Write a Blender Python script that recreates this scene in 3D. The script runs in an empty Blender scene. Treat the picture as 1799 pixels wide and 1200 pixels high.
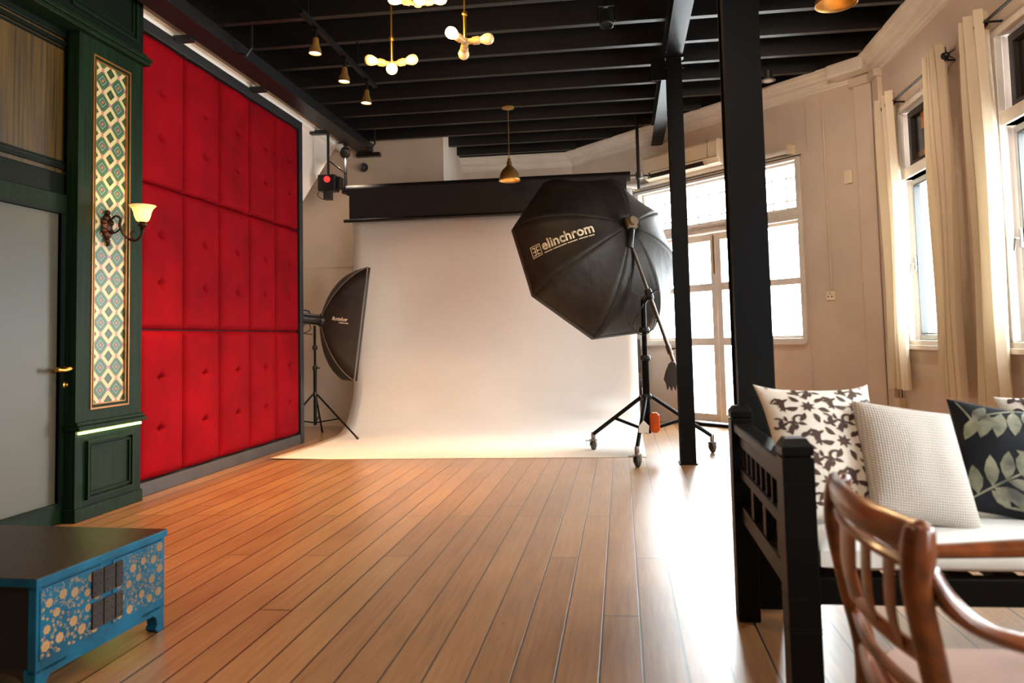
import bpy, bmesh, math, random
from mathutils import Vector, Matrix, noise
random.seed(7)
sc = bpy.context.scene
C = sc.collection

# ------------------------------------------------------------------ camera
cd = bpy.data.cameras.new('camera')
cam = bpy.data.objects.new('camera', cd); C.objects.link(cam)
cd.sensor_width = 36.0; cd.lens = 26.015
cd.shift_x = -(940 - 899.5) / 1799; cd.shift_y = (515 - 600) / 1799
cd.clip_start = 0.05; cd.clip_end = 200
cd.dof.use_dof = True; cd.dof.focus_distance = 6.8; cd.dof.aperture_fstop = 3.2
RX, RY, RZ = (0.99298, 0.03206, 0.11384), (0.11554, -0.05625, -0.99171), (-0.02540, 0.99790, -0.05956)
cam.matrix_world = Matrix(((*RX, 0), (*RY, 0), (*RZ, 1.1), (0, 0, 0, 1)))
sc.camera = cam

# ------------------------------------------------------------------ world, exposure
w = bpy.data.worlds.new('world'); sc.world = w; w.use_nodes = True
bg = w.node_tree.nodes['Background']
bg.inputs[0].default_value = (0.93, 0.97, 1.0, 1); bg.inputs[1].default_value = 28.0
vs = sc.view_settings
vs.view_transform = 'Standard'; vs.look = 'None'; vs.gamma = 1; vs.use_curve_mapping = False; vs.exposure = 0.35
sc.cycles.use_denoising = True
sc.cycles.max_bounces = 9; sc.cycles.diffuse_bounces = 5; sc.cycles.glossy_bounces = 4
sc.cycles.transparent_max_bounces = 12; sc.cycles.caustics_reflective = False; sc.cycles.caustics_refractive = False
sc.cycles.sample_clamp_indirect = 6.0

def lamp(name, kind, loc, energy, color, target=None, **k):
    d = bpy.data.lights.new(name, kind); d.energy = energy; d.color = color
    for a, b in k.items(): setattr(d, a, b)
    o = bpy.data.objects.new(name, d); C.objects.link(o); o.location = loc
    if target is not None:
        o.rotation_euler = (Vector(target) - Vector(loc)).to_track_quat('-Z', 'Y').to_euler()
    return o
WARM = (1.0, 0.62, 0.30)
SOFTWARM = (1.0, 0.80, 0.62)
# daylight portals in the window openings (they only guide the sky's own light)
def portal(loc, target, sx, sy):
    o = lamp('daylight_opening', 'AREA', loc, 1, (1, 1, 1), target, shape='RECTANGLE', size=sx, size_y=sy)
    o.data.cycles.is_portal = True
for wy in (6.415, 4.685, 2.955, 1.225, -0.505):
    portal((2.74, wy, 1.69), (0, wy, 1.69), .85, 1.40)
S2 = math.sqrt(0.5)
def WB(s, off=0.0, z=0.0):           # point on the slanted wall: s along it, off into the room
    return Vector((s * S2 - off * S2, 10 - s * S2 - off * S2, z))
portal(WB(1.56, -0.2, 2.68), WB(1.56, 1, 2.68), 2.3, 0.5)
portal(WB(0.74, -0.2, 1.64), WB(0.74, 1, 1.64), 0.6, 1.25)
portal(WB(2.38, -0.2, 1.64), WB(2.38, 1, 1.64), 0.6, 1.25)
portal(WB(1.56, -0.2, 1.17), WB(1.56, 1, 1.17), 0.96, 2.2)
# unseen warm fill spots added overhead, with no lamp fixtures
for p, t, e in (((-2.2, 2.2, 3.3), (-3.4, 3.4, 1.6), 60), ((-2.2, 0.6, 3.3), (-1.6, 1.6, 0), 60),
                ((0.6, 0.4, 3.4), (0.3, 1.4, 0), 90), ((1.6, 3.4, 3.4), (2.4, 5.2, 1.6), 70), ((1.5, 5.4, 3.4), (1.7, 8.0, 1.6), 60)):
    lamp('added_fill_spot', 'SPOT', p, e, SOFTWARM, t, spot_size=2.2, spot_blend=0.9, shadow_soft_size=0.12)

# ------------------------------------------------------------------ materials
def new_mat(name):
    m = bpy.data.materials.new(name); m.use_nodes = True
    nt = m.node_tree
    return m, nt, nt.nodes['Principled BSDF']
def lin(c):
    return tuple(((x / 255) / 12.92 if x / 255 <= .04045 else ((x / 255 + .055) / 1.055) ** 2.4) for x in c) + (1,)
def N(nt, t, **k):
    n = nt.nodes.new(t)
    for a, b in k.items():
        if a.startswith('i_'):
            n.inputs[a[2:].replace('_', ' ')].default_value = b
        else: setattr(n, a, b)
    return n
def ramp(nt, fac, stops, interp='LINEAR'):
    r = nt.nodes.new('ShaderNodeValToRGB'); r.color_ramp.interpolation = interp
    e = r.color_ramp.elements
    while len(e) < len(stops): e.new(0.5)
    for i, (p, c) in enumerate(stops):
        e[i].position = p; e[i].color = lin(c)
    nt.links.new(fac, r.inputs[0]); return r.outputs[0]
def mapping(nt, scale=(1, 1, 1), rot=(0, 0, 0), coord='Object'):
    tc = nt.nodes.new('ShaderNodeTexCoord'); mp = nt.nodes.new('ShaderNodeMapping')
    mp.inputs['Scale'].default_value = scale; mp.inputs['Rotation'].default_value = rot
    nt.links.new(tc.outputs[coord], mp.inputs[0]); return mp.outputs[0]
def math_(nt, op, a, b=None, c=None):
    n = nt.nodes.new('ShaderNodeMath'); n.operation = op
    for i, v in enumerate((a, b, c)):
        if v is None: continue
        if isinstance(v, (int, float)): n.inputs[i].default_value = v
        else: nt.links.new(v, n.inputs[i])
    return n.outputs[0]
def mixc(nt, fac, a, b, mode='MIX'):
    n = nt.nodes.new('ShaderNodeMix'); n.data_type = 'RGBA'; n.blend_type = mode
    for k, v in ((0, fac), (6, a), (7, b)):
        if isinstance(v, (int, float)): n.inputs[k].default_value = v
        elif isinstance(v, tuple): n.inputs[k].default_value = v
        else: nt.links.new(v, n.inputs[k])
    return n.outputs[2]
def paint(name, rgb, rough=.5, metal=0., var=.06, nscale=4., stretch=(1, 1, 1), bump=0., bscale=60., spec=None, coat=0., sheen=0., emit=None, estr=0.):
    m, nt, p = new_mat(name)
    mp = mapping(nt, stretch)
    nz = N(nt, 'ShaderNodeTexNoise'); nz.inputs['Scale'].default_value = nscale; nz.inputs['Detail'].default_value = 5
    nt.links.new(mp, nz.inputs[0])
    lo = tuple(max(0, x * (1 - var * 2)) for x in rgb); hi = tuple(min(255, x * (1 + var * 2)) for x in rgb)
    nt.links.new(ramp(nt, nz.outputs[0], [(.3, lo), (.7, hi)]), p.inputs['Base Color'])
    p.inputs['Roughness'].default_value = rough; p.inputs['Metallic'].default_value = metal
    if spec is not None: p.inputs['Specular IOR Level'].default_value = spec
    if coat: p.inputs['Coat Weight'].default_value = coat; p.inputs['Coat Roughness'].default_value = .15
    if sheen: p.inputs['Sheen Weight'].default_value = sheen; p.inputs['Sheen Roughness'].default_value = .4
    if emit: p.inputs['Emission Color'].default_value = lin(emit); p.inputs['Emission Strength'].default_value = estr
    if bump:
        n2 = N(nt, 'ShaderNodeTexNoise'); n2.inputs['Scale'].default_value = bscale; nt.links.new(mp, n2.inputs[0])
        b = N(nt, 'ShaderNodeBump'); b.inputs['Strength'].default_value = bump; b.inputs['Distance'].default_value = .01
        nt.links.new(n2.outputs[0], b.inputs['Height']); nt.links.new(b.outputs[0], p.inputs['Normal'])
    return m
def emission(name, rgb, strength):
    m, nt, p = new_mat(name)
    p.inputs['Base Color'].default_value = lin(rgb); p.inputs['Emission Color'].default_value = lin(rgb)
    p.inputs['Emission Strength'].default_value = strength
    return m
M = {}
M['wall'] = paint('warm_white_plaster', (214, 198, 184), .75, var=.02, nscale=1.5, bump=.25, bscale=9)
M['wallgrey'] = paint('greige_plaster', (214, 196, 178), .8, var=.025, nscale=1.2, bump=.15, bscale=12)
M['cornice'] = paint('cornice_white', (232, 224, 214), .7, var=.012, nscale=5, bump=.1, bscale=20)
M['white'] = paint('white_paint', (228, 222, 214), .45, var=.02)
M['black'] = paint('black_paint', (20, 19, 20), .38, var=.1, nscale=8, bump=.1, bscale=30)
M['joist'] = paint('black_timber', (14, 12, 12), .42, var=.15, stretch=(1, 12, 12), bump=.2)
M['deck'] = paint('black_deck', (11, 9, 9), .7, var=.1)
M['steel'] = paint('black_steel', (10, 10, 11), .42, spec=.16, var=.1, bump=.05)
M['red'] = paint('red_velvet', (122, 3, 14), .75, var=.05, nscale=2.5, spec=.06, bump=.05, bscale=200)
M['frame'] = paint('dark_frame', (30, 29, 30), .5)
M['skirt'] = paint('grey_skirting', (58, 54, 53), .5)
M['green'] = paint('green_stained_wood', (10, 27, 11), .5, spec=.14, var=.22, nscale=3, stretch=(20, 20, .6), bump=.15, bscale=12)
M['green_dk'] = paint('dark_green_wood', (6, 14, 7), .5, spec=.14, var=.2, nscale=3, stretch=(20, 20, .6))
M['green_amber_lit'] = paint('amber_lit_green_wood', (58, 44, 16), .42, var=.2, nscale=3, stretch=(20, 20, .6))  # amber lamp glow on the green wood, mixed into its base colour
M['gilt'] = paint('gilt_line', (150, 100, 50), .35, metal=.6)
M['brass'] = paint('brass', (196, 148, 70), .28, metal=1.)
M['agedbrass'] = paint('aged_brass', (150, 112, 60), .45, metal=.7, var=.15)
M['bronze'] = paint('dark_bronze', (58, 34, 24), .4, metal=.8, var=.2)
M['boom'] = paint('dark_brushed_steel', (104, 92, 84), .3, metal=.9)
M['bag'] = paint('dark_bag_leather', (58, 46, 42), .6)
M['chrome'] = paint('brushed_metal', (170, 168, 164), .3, metal=1.)
M['frost'] = paint('frosted_glass', (66, 63, 50), .42, var=.03, nscale=.8)
M['paper'] = paint('seamless_paper', (240, 236, 232), .82, var=.012, nscale=.8, bump=.35, bscale=1.6)
M['screen'] = paint('black_screen_cloth', (20, 15, 15), .6, var=.05)
M['nylon'] = paint('black_nylon', (42, 36, 31), .55, var=.1, nscale=6, bump=.6, bscale=10, spec=.35)
M['piping'] = paint('grey_piping', (120, 105, 92), .6)
M['plastic'] = paint('black_plastic', (16, 16, 17), .4)
M['rubber'] = paint('grey_rubber', (70, 66, 62), .6)
M['orange'] = paint('orange_plastic', (235, 96, 20), .45)
M['logo'] = paint('printed_logo', (232, 214, 184), .6)
M['redlight'] = emission('red_indicator', (255, 40, 40), 2.0)
M['acplastic'] = paint('ivory_plastic', (238, 222, 196), .4, var=.02)
M['darkslot'] = paint('dark_slot', (40, 34, 30), .6)
M['sofawood'] = paint('espresso_wood', (8, 6, 5), .42, var=.15, stretch=(8, 8, 1), spec=.14)
M['seat'] = paint('white_canvas', (230, 228, 222), .85, var=.015, bump=.3, bscale=8)
M['teak'] = paint('varnished_teak', (104, 52, 20), .3, var=.16, nscale=4, stretch=(6, 2, 6), coat=.5)
M['seatpad'] = paint('pinkish_seat', (172, 142, 130), .6, var=.03)
M['bulb'] = emission('lit_bulb', (255, 196, 110), 24.0)
M['bulb_dim'] = paint('milk_bulb', (226, 190, 140), .3)
M['spotface'] = emission('spot_face', (255, 205, 130), 11.0)
M['ivorypipe'] = paint('cream_pipe', (176, 138, 84), .4)
M['led'] = emission('led_strip', (214, 255, 110), 16.0)
M['alu'] = paint('aluminium_frame', (186, 188, 186), .35, metal=.35)
M['darkchair'] = paint('dark_grey_fabric', (52, 46, 46), .8)
M['hinge'] = paint('blackened_hinge', (44, 34, 28), .4, metal=.5, var=.15)
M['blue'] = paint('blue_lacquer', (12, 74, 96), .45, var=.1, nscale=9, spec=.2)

def m_glass():
    m, nt, p = new_mat('window_glass')
    nt.nodes.remove(p)
    t = N(nt, 'ShaderNodeBsdfTransparent'); t.inputs[0].default_value = (.96, .99, .99, 1)
    g = N(nt, 'ShaderNodeBsdfGlossy'); g.inputs['Roughness'].default_value = .03
    mx = N(nt, 'ShaderNodeMixShader'); mx.inputs[0].default_value = .06
    nt.links.new(t.outputs[0], mx.inputs[1]); nt.links.new(g.outputs[0], mx.inputs[2])
    nt.links.new(mx.outputs[0], nt.nodes['Material Output'].inputs[0]); return m
M['glass'] = m_glass()
def m_stained():
    m, nt, p = new_mat('stained_glass')
    mp = mapping(nt, (1, 1, 1))
    sep = N(nt, 'ShaderNodeSeparateXYZ'); nt.links.new(mp, sep.inputs[0])
    cb = N(nt, 'ShaderNodeCombineXYZ'); nt.links.new(sep.outputs[1], cb.inputs[0]); nt.links.new(sep.outputs[2], cb.inputs[1])
    b = N(nt, 'ShaderNodeTexBrick'); b.offset = 0; b.inputs['Scale'].default_value = 1; b.inputs['Brick Width'].default_value = .155
    b.inputs['Row Height'].default_value = .165; b.inputs['Mortar Size'].default_value = .008
    b.inputs['Color1'].default_value = (0, 0, 0, 1); b.inputs['Color2'].default_value = (1, 1, 1, 1); b.inputs['Mortar'].default_value = (0, 0, 0, 1)
    nt.links.new(cb.outputs[0], b.inputs[0])
    c = ramp(nt, b.outputs[0], [(0, (34, 24, 20)), (.45, (40, 34, 26)), (.5, (60, 70, 34)), (.62, (176, 112, 34)), (.9, (90, 52, 24))], 'CONSTANT')
    nt.links.new(c, p.inputs['Base Color']); p.inputs['Roughness'].default_value = .25
    return m
M['stained'] = m_stained()
def m_floor():
    m, nt, p = new_mat('old_plank_floor')
    tc = N(nt, 'ShaderNodeTexCoord'); sep = N(nt, 'ShaderNodeSeparateXYZ'); nt.links.new(tc.outputs['Object'], sep.inputs[0])
    cb = N(nt, 'ShaderNodeCombineXYZ')
    nt.links.new(sep.outputs[1], cb.inputs[0]); nt.links.new(math_(nt, 'ADD', sep.outputs[0], 20.0 + .055), cb.inputs[1])
    b = N(nt, 'ShaderNodeTexBrick'); b.offset = .37; b.offset_frequency = 3; b.squash_frequency = 5; b.squash = 1.3
    for k, v in (('Scale', 1), ('Brick Width', 2.3), ('Row Height', .1425), ('Mortar Size', .0042), ('Mortar Smooth', .2), ('Bias', 0)):
        b.inputs[k].default_value = v
    b.inputs['Color1'].default_value = (0, 0, 0, 1); b.inputs['Color2'].default_value = (1, 1, 1, 1); b.inputs['Mortar'].default_value = (.5, .5, .5, 1)
    nt.links.new(cb.outputs[0], b.inputs[0])
    mp = N(nt, 'ShaderNodeMapping'); mp.inputs['Scale'].default_value = (16, .9, 1); nt.links.new(tc.outputs['Object'], mp.inputs[0])
    nz = N(nt, 'ShaderNodeTexNoise'); nz.inputs['Scale'].default_value = 3; nz.inputs['Detail'].default_value = 8; nz.inputs['Roughness'].default_value = .65
    nt.links.new(mp.outputs[0], nz.inputs[0])
    n2 = N(nt, 'ShaderNodeTexNoise'); n2.inputs['Scale'].default_value = 1.1; n2.inputs['Detail'].default_value = 4
    nt.links.new(tc.outputs['Object'], n2.inputs[0])
    f = math_(nt, 'ADD', math_(nt, 'MULTIPLY', b.outputs[0], .16), math_(nt, 'MULTIPLY', nz.outputs[0], .75))
    f = math_(nt, 'ADD', f, math_(nt, 'MULTIPLY', math_(nt, 'SUBTRACT', n2.outputs[0], .5), .35))
    c = ramp(nt, f, [(.15, (98, 64, 36)), (.38, (146, 102, 62)), (.6, (172, 128, 82)), (.85, (202, 162, 114))])
    c = mixc(nt, b.outputs[1], c, lin((24, 13, 8)))
    # dark nail dots and scuffs
    v = N(nt, 'ShaderNodeTexVoronoi'); v.inputs['Scale'].default_value = 3.2; nt.links.new(tc.outputs['Object'], v.inputs[0])
    dots = math_(nt, 'LESS_THAN', v.outputs['Distance'], .02)
    c = mixc(nt, dots, c, lin((34, 20, 14)))
    nt.links.new(c, p.inputs['Base Color'])
    r = math_(nt, 'ADD', math_(nt, 'MULTIPLY', n2.outputs[0], .2), .22)
    nt.links.new(r, p.inputs['Roughness'])
    p.inputs['Specular IOR Level'].default_value = .9; p.inputs['Coat Weight'].default_value = .8; p.inputs['Coat Roughness'].default_value = .36
    h = math_(nt, 'SUBTRACT', math_(nt, 'MULTIPLY', nz.outputs[0], .12), b.outputs[1])
    h = math_(nt, 'ADD', h, math_(nt, 'MULTIPLY', b.outputs[0], .08))
    bp = N(nt, 'ShaderNodeBump'); bp.inputs['Strength'].default_value = .35; bp.inputs['Distance'].default_value = .004
    nt.links.new(h, bp.inputs['Height']); nt.links.new(bp.outputs[0], p.inputs['Normal'])
    return m
M['floor'] = m_floor()
def m_tiles():
    m, nt, p = new_mat('encaustic_tiles')
    tc = N(nt, 'ShaderNodeTexCoord'); sep = N(nt, 'ShaderNodeSeparateXYZ'); nt.links.new(tc.outputs['Object'], sep.inputs[0])
    u = math_(nt, 'ABSOLUTE', math_(nt, 'SUBTRACT', math_(nt, 'FRACT', math_(nt, 'DIVIDE', math_(nt, 'ADD', sep.outputs[1], 10 * .1575 + .16), .1575)), .5))
    v = math_(nt, 'ABSOLUTE', math_(nt, 'SUBTRACT', math_(nt, 'FRACT', math_(nt, 'DIVIDE', math_(nt, 'SUBTRACT', sep.outputs[2], .82 - .0755 - .151 * 5), .151)), .5))
    d = math_(nt, 'ADD', u, v)
    c = ramp(nt, d, [(0, (170, 92, 70)), (.09, (52, 80, 54)), (.19, (112, 142, 134)), (.25, (48, 78, 54)), (.34, (64, 92, 64)), (.49, (180, 168, 124)), (.735, (40, 60, 36)), (.9, (56, 74, 48))], 'CONSTANT')
    q = math_(nt, 'ADD', math_(nt, 'POWER', u, 2), math_(nt, 'POWER', math_(nt, 'SUBTRACT', v, .46), 2))
    c = mixc(nt, math_(nt, 'LESS_THAN', q, .005), c, lin((168, 104, 104)))
    q2 = math_(nt, 'ADD', math_(nt, 'POWER', math_(nt, 'SUBTRACT', u, .46), 2), math_(nt, 'POWER', v, 2))
    c = mixc(nt, math_(nt, 'LESS_THAN', q2, .005), c, lin((156, 104, 128)))
    nt.links.new(c, p.inputs['Base Color']); p.inputs['Roughness'].default_value = .3
    return m
M['tiles'] = m_tiles()
def m_top():
    m, nt, p = new_mat('dark_floral_lacquer')
    mp = mapping(nt, (1, 1, 1))
    n = N(nt, 'ShaderNodeTexNoise'); n.inputs['Scale'].default_value = 55; n.inputs['Detail'].default_value = 3; nt.links.new(mp, n.inputs[0])
    nt.links.new(ramp(nt, n.outputs[0], [(.44, (14, 17, 15)), (.52, (40, 28, 18)), (.6, (66, 34, 20))]), p.inputs['Base Color'])
    p.inputs['Roughness'].default_value = .36; return m
M['floraltop'] = m_top()
M['gold'] = paint('old_gold_print', (146, 108, 66), .55, var=.12)
def m_knit():
    m, nt, p = new_mat('waffle_knit')
    mp = mapping(nt, (1, 1, 1), (0, math.radians(38), 0))
    sep = N(nt, 'ShaderNodeSeparateXYZ'); nt.links.new(mp, sep.inputs[0])
    a = math_(nt, 'SINE', math_(nt, 'MULTIPLY', sep.outputs[0], 640)); b = math_(nt, 'SINE', math_(nt, 'MULTIPLY', sep.outputs[2], 640))
    s = math_(nt, 'MULTIPLY', a, b)
    c = ramp(nt, s, [(0, (206, 196, 186)), (.5, (200, 190, 180)), (.8, (150, 136, 126))])
    nt.links.new(c, p.inputs['Base Color']); p.inputs['Roughness'].default_value = .9
    bp = N(nt, 'ShaderNodeBump', invert=True); bp.inputs['Strength'].default_value = .5; bp.inputs['Distance'].default_value = .004
    nt.links.new(s, bp.inputs['Height']); nt.links.new(bp.outputs[0], p.inputs['Normal']); return m
M['knit'] = m_knit()
M['cream_cloth'] = paint('cream_cotton', (236, 224, 210), .8, var=.02, sheen=.1)
M['brown_print'] = paint('brown_velvet_print', (72, 50, 40), .7, var=.1)
M['navy_cloth'] = paint('charcoal_velvet', (16, 17, 23), .7, var=.15, spec=.2)
M['leaf_print'] = paint('olive_leaf_print', (104, 102, 82), .6, var=.22, nscale=14)
def m_curtain():
    m, nt, p = new_mat('cream_curtain')
    d = N(nt, 'ShaderNodeBsdfDiffuse'); d.inputs[0].default_value = lin((226, 212, 190))
    t = N(nt, 'ShaderNodeBsdfTranslucent'); t.inputs[0].default_value = lin((236, 222, 196))
    mx = N(nt, 'ShaderNodeMixShader'); mx.inputs[0].default_value = .22
    nt.links.new(d.outputs[0], mx.inputs[1]); nt.links.new(t.outputs[0], mx.inputs[2])
    nt.links.new(mx.outputs[0], nt.nodes['Material Output'].inputs[0]); nt.nodes.remove(p); return m
M['curtain'] = m_curtain()
def m_shade():
    m, nt, p = new_mat('amber_glass_shade')
    tc = N(nt, 'ShaderNodeTexCoord'); sep = N(nt, 'ShaderNodeSeparateXYZ'); nt.links.new(tc.outputs['Generated'], sep.inputs[0])
    p.inputs['Base Color'].default_value = lin((252, 238, 208)); p.inputs['Roughness'].default_value = .3
    t = N(nt, 'ShaderNodeBsdfTranslucent'); t.inputs[0].default_value = lin((255, 240, 205))
    mx = N(nt, 'ShaderNodeMixShader'); mx.inputs[0].default_value = .55
    nt.links.new(p.outputs[0], mx.inputs[1]); nt.links.new(t.outputs[0], mx.inputs[2])
    nt.links.new(mx.outputs[0], nt.nodes['Material Output'].inputs[0]); return m
M['shade'] = m_shade()

# ------------------------------------------------------------------ mesh helpers
def bm_(): return bmesh.new()
def obj(name, bm, mat, parent=None, smooth=False, at=None, bevel=0.):
    """link bm (world coordinates) as one mesh object; origin at the parent's or at `at`"""
    off = Vector(at) if at is not None else (wloc(parent) if parent else Vector((0, 0, 0)))
    bmesh.ops.translate(bm, verts=bm.verts, vec=-off)
    bmesh.ops.recalc_face_normals(bm, faces=bm.faces)
    me = bpy.data.meshes.new(name); bm.to_mesh(me); bm.free()
    mats = mat if isinstance(mat, (list, tuple)) else [mat]
    for q in mats: me.materials.append(q)
    if smooth:
        for f in me.polygons: f.use_smooth = True
        try: me.set_sharp_from_angle(angle=math.radians(40))
        except Exception: pass
    o = bpy.data.objects.new(name, me); C.objects.link(o)
    if parent: o.parent = parent; o.location = off - wloc(parent)
    else: o.location = off
    if bevel:
        b = o.modifiers.new('bevel', 'BEVEL'); b.width = bevel; b.segments = 2; b.limit_method = 'ANGLE'; b.angle_limit = math.radians(50)
    return o
def wloc(o):
    v = Vector((0, 0, 0))
    while o: v += o.location; o = o.parent
    return v
def thing(name, label, cat, loc, group=None):
    o = bpy.data.objects.new(name, None); C.objects.link(o); o.location = loc; o.empty_display_size = .05
    return tag(o, label, cat, group)
def tag(o, label, cat, group=None):
    o['label'] = label; o['category'] = cat
    if group: o['group'] = group
    return o
def struct(o, label=None):
    o['kind'] = 'structure'
    if label: o['label'] = label
    return o
def dup(root, loc, label=None, group=None):
    r = root.copy(); C.objects.link(r); r.location = loc
    if label: r['label'] = label
    if group: r['group'] = group
    for ch in [x for x in bpy.data.objects if x.parent == root]:
        c = ch.copy(); C.objects.link(c); c.parent = r
        for g in [x for x in bpy.data.objects if x.parent == ch]:
            d = g.copy(); C.objects.link(d); d.parent = c
    return r
def box(bm, lo, hi, M4=None, mi=0):
    x0, y0, z0 = lo; x1, y1, z1 = hi
    vs_ = [bm.verts.new(p) for p in ((x0, y0, z0), (x1, y0, z0), (x1, y1, z0), (x0, y1, z0), (x0, y0, z1), (x1, y0, z1), (x1, y1, z1), (x0, y1, z1))]
    if M4 is not None:
        for v in vs_: v.co = M4 @ v.co
    for q in ((0, 3, 2, 1), (4, 5, 6, 7), (0, 1, 5, 4), (1, 2, 6, 5), (2, 3, 7, 6), (3, 0, 4, 7)):
        f = bm.faces.new([vs_[i] for i in q]); f.material_index = mi
    return vs_
def prism(bm, poly, vec):
    """extrude a planar polygon (list of 3-D points) along vec"""
    a = [bm.verts.new(p) for p in poly]; b = [bm.verts.new(Vector(p) + Vector(vec)) for p in poly]
    bm.faces.new(a); bm.faces.new(b[::-1])
    for i in range(len(a)):
        j = (i + 1) % len(a); bm.faces.new((a[i], b[i], b[j], a[j]))
def smooth_path(pts, n=6):
    P = [Vector(p) for p in pts]
    if len(P) < 3 or n < 2: return P
    out = []
    for i in range(len(P) - 1):
        p0, p1, p2, p3 = P[max(i - 1, 0)], P[i], P[i + 1], P[min(i + 2, len(P) - 1)]
        for k in range(n):
            t = k / n
            out.append(.5 * ((2 * p1) + (-p0 + p2) * t + (2 * p0 - 5 * p1 + 4 * p2 - p3) * t * t + (-p0 + 3 * p1 - 3 * p2 + p3) * t ** 3))
    out.append(P[-1]); return out
def tube(bm, pts, r, seg=10, n=1, flat=(1, 1), up=None, cap=True):
    """sweep a round or oval section; r number or list"""
    P = smooth_path(pts, n)
    m = len(P); rings = []
    if isinstance(r, (int, float)): R = [r] * m
    else:
        k = len(r) - 1; R = []
        for i in range(m):
            t = i / (m - 1) * k; a = min(int(t), k - 1); R.append(r[a] + (r[a + 1] - r[a]) * (t - a))
    prev = None
    for i, p in enumerate(P):
        d = (P[min(i + 1, m - 1)] - P[max(i - 1, 0)])
        d = d.normalized() if d.length > 1e-9 else Vector((0, 0, 1))
        if prev is None:
            u = Vector(up) if up is not None else (Vector((0, 0, 1)) if abs(d.z) < .9 else Vector((1, 0, 0)))
        else: u = prev if up is None else Vector(up)
        u = (u - d * u.dot(d)).normalized(); v = d.cross(u); prev = u
        rings.append([bm.verts.new(p + (u * math.cos(a) * flat[0] + v * math.sin(a) * flat[1]) * R[i]) for a in [2 * math.pi * (j + .5) / seg for j in range(seg)]])
    for a, b in zip(rings, rings[1:]):
        for j in range(seg):
            k = (j + 1) % seg; bm.faces.new((a[j], a[k], b[k], b[j]))
    if cap: bm.faces.new(rings[0][::-1]); bm.faces.new(rings[-1])
def lathe(bm, prof, org, axis=(0, 0, 1), seg=24, closed=True):
    """prof: (radius, height) pairs along axis from org"""
    ax = Vector(axis).normalized(); u = ax.orthogonal().normalized(); v = ax.cross(u); O = Vector(org); rings = []
    for r, h in prof:
        if r < 1e-6: rings.append([bm.verts.new(O + ax * h)])
        else: rings.append([bm.verts.new(O + ax * h + (u * math.cos(a) + v * math.sin(a)) * r) for a in [2 * math.pi * j / seg for j in range(seg)]])
    for a, b in zip(rings, rings[1:]):
        for j in range(seg):
            k = (j + 1) % seg
            if len(a) == 1 and len(b) == 1: continue
            if len(a) == 1: bm.faces.new((a[0], b[j], b[k]))
            elif len(b) == 1: bm.faces.new((a[j], a[k], b[0]))
            else: bm.faces.new((a[j], a[k], b[k], b[j]))
    if closed:
        if len(rings[0]) > 1: bm.faces.new(rings[0][::-1])
        if len(rings[-1]) > 1: bm.faces.new(rings[-1])
def wall_cells(bm, P, s0, s1, z0, z1, holes, thick):
    """wall with rectangular holes; P(s,z,off) maps to space, thick is behind (negative off)"""
    ss = sorted({s0, s1} | {h[0] for h in holes} | {h[1] for h in holes}); zs = sorted({z0, z1} | {h[2] for h in holes} | {h[3] for h in holes})
    for a, b in zip(ss, ss[1:]):
        for c, d in zip(zs, zs[1:]):
            cs, cz = (a + b) / 2, (c + d) / 2
            if any(h[0] < cs < h[1] and h[2] < cz < h[3] for h in holes): continue
            vs_ = [bm.verts.new(P(*q)) for q in ((a, c, 0), (b, c, 0), (b, d, 0), (a, d, 0), (a, c, -thick), (b, c, -thick), (b, d, -thick), (a, d, -thick))]
            for q in ((0, 1, 2, 3), (7, 6, 5, 4), (0, 4, 5, 1), (1, 5, 6, 2), (2, 6, 7, 3), (3, 7, 4, 0)): bm.faces.new([vs_[i] for i in q])
    bmesh.ops.remove_doubles(bm, verts=bm.verts, dist=1e-5)
    seen = {}
    for f in list(bm.faces):
        k = tuple(sorted(v.index for v in f.verts))
    bm.verts.index_update()
    for f in list(bm.faces):
        k = tuple(sorted(v.index for v in f.verts)); seen.setdefault(k, []).append(f)
    dead = [f for v in seen.values() if len(v) > 1 for f in v]
    bmesh.ops.delete(bm, geom=dead, context='FACES_ONLY')
def pbox(bm, P, s0, s1, z0, z1, o0, o1):
    vs_ = [bm.verts.new(P(*q)) for q in ((s0, z0, o0), (s1, z0, o0), (s1, z1, o0), (s0, z1, o0), (s0, z0, o1), (s1, z0, o1), (s1, z1, o1), (s0, z1, o1))]
    for q in ((0, 1, 2, 3), (7, 6, 5, 4), (0, 4, 5, 1), (1, 5, 6, 2), (2, 6, 7, 3), (3, 7, 4, 0)): bm.faces.new([vs_[i] for i in q])
def PR(s, z, off): return Vector((2.55 - off, s, z))          # right wall, s = y
def PB(s, z, off): return WB(s, off, z)                        # slanted wall
def PL(s, z, off, x=-3.6): return Vector((x + off, s, z))      # left wall, s = y
def frame_rect(bm, P, s0, s1, z0, z1, w_, o0, o1):
    pbox(bm, P, s0, s1, z0, z0 + w_, o0, o1); pbox(bm, P, s0, s1, z1 - w_, z1, o0, o1)
    pbox(bm, P, s0, s0 + w_, z0 + w_, z1 - w_, o0, o1); pbox(bm, P, s1 - w_, s1, z0 + w_, z1 - w_, o0, o1)

# ------------------------------------------------------------------ room shell
ZC = 3.95; Y0 = -3.0
b = bm_(); box(b, (-5.2, Y0 - .2, -.1), (3.2, 11.2, 0)); struct(obj('floor', b, M['floor']), 'worn brown timber plank floor')
b = bm_(); box(b, (-5.2, Y0 - .2, ZC), (3.2, 11.2, ZC + .1)); ceil = struct(obj('ceiling', b, M['deck']), 'black painted timber ceiling with joists')
k = -16
y = 5.63 + .52 * k
while y < 10.6:
    x1 = min(2.6, 10.05 - y); x0 = -3.62 if y < 9.4 else -2.27
    b = bm_(); box(b, (x0, y - .03, 3.73), (x1, y + .03, ZC)); obj('joist', b, M['joist'], ceil)
    y += .52
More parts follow.
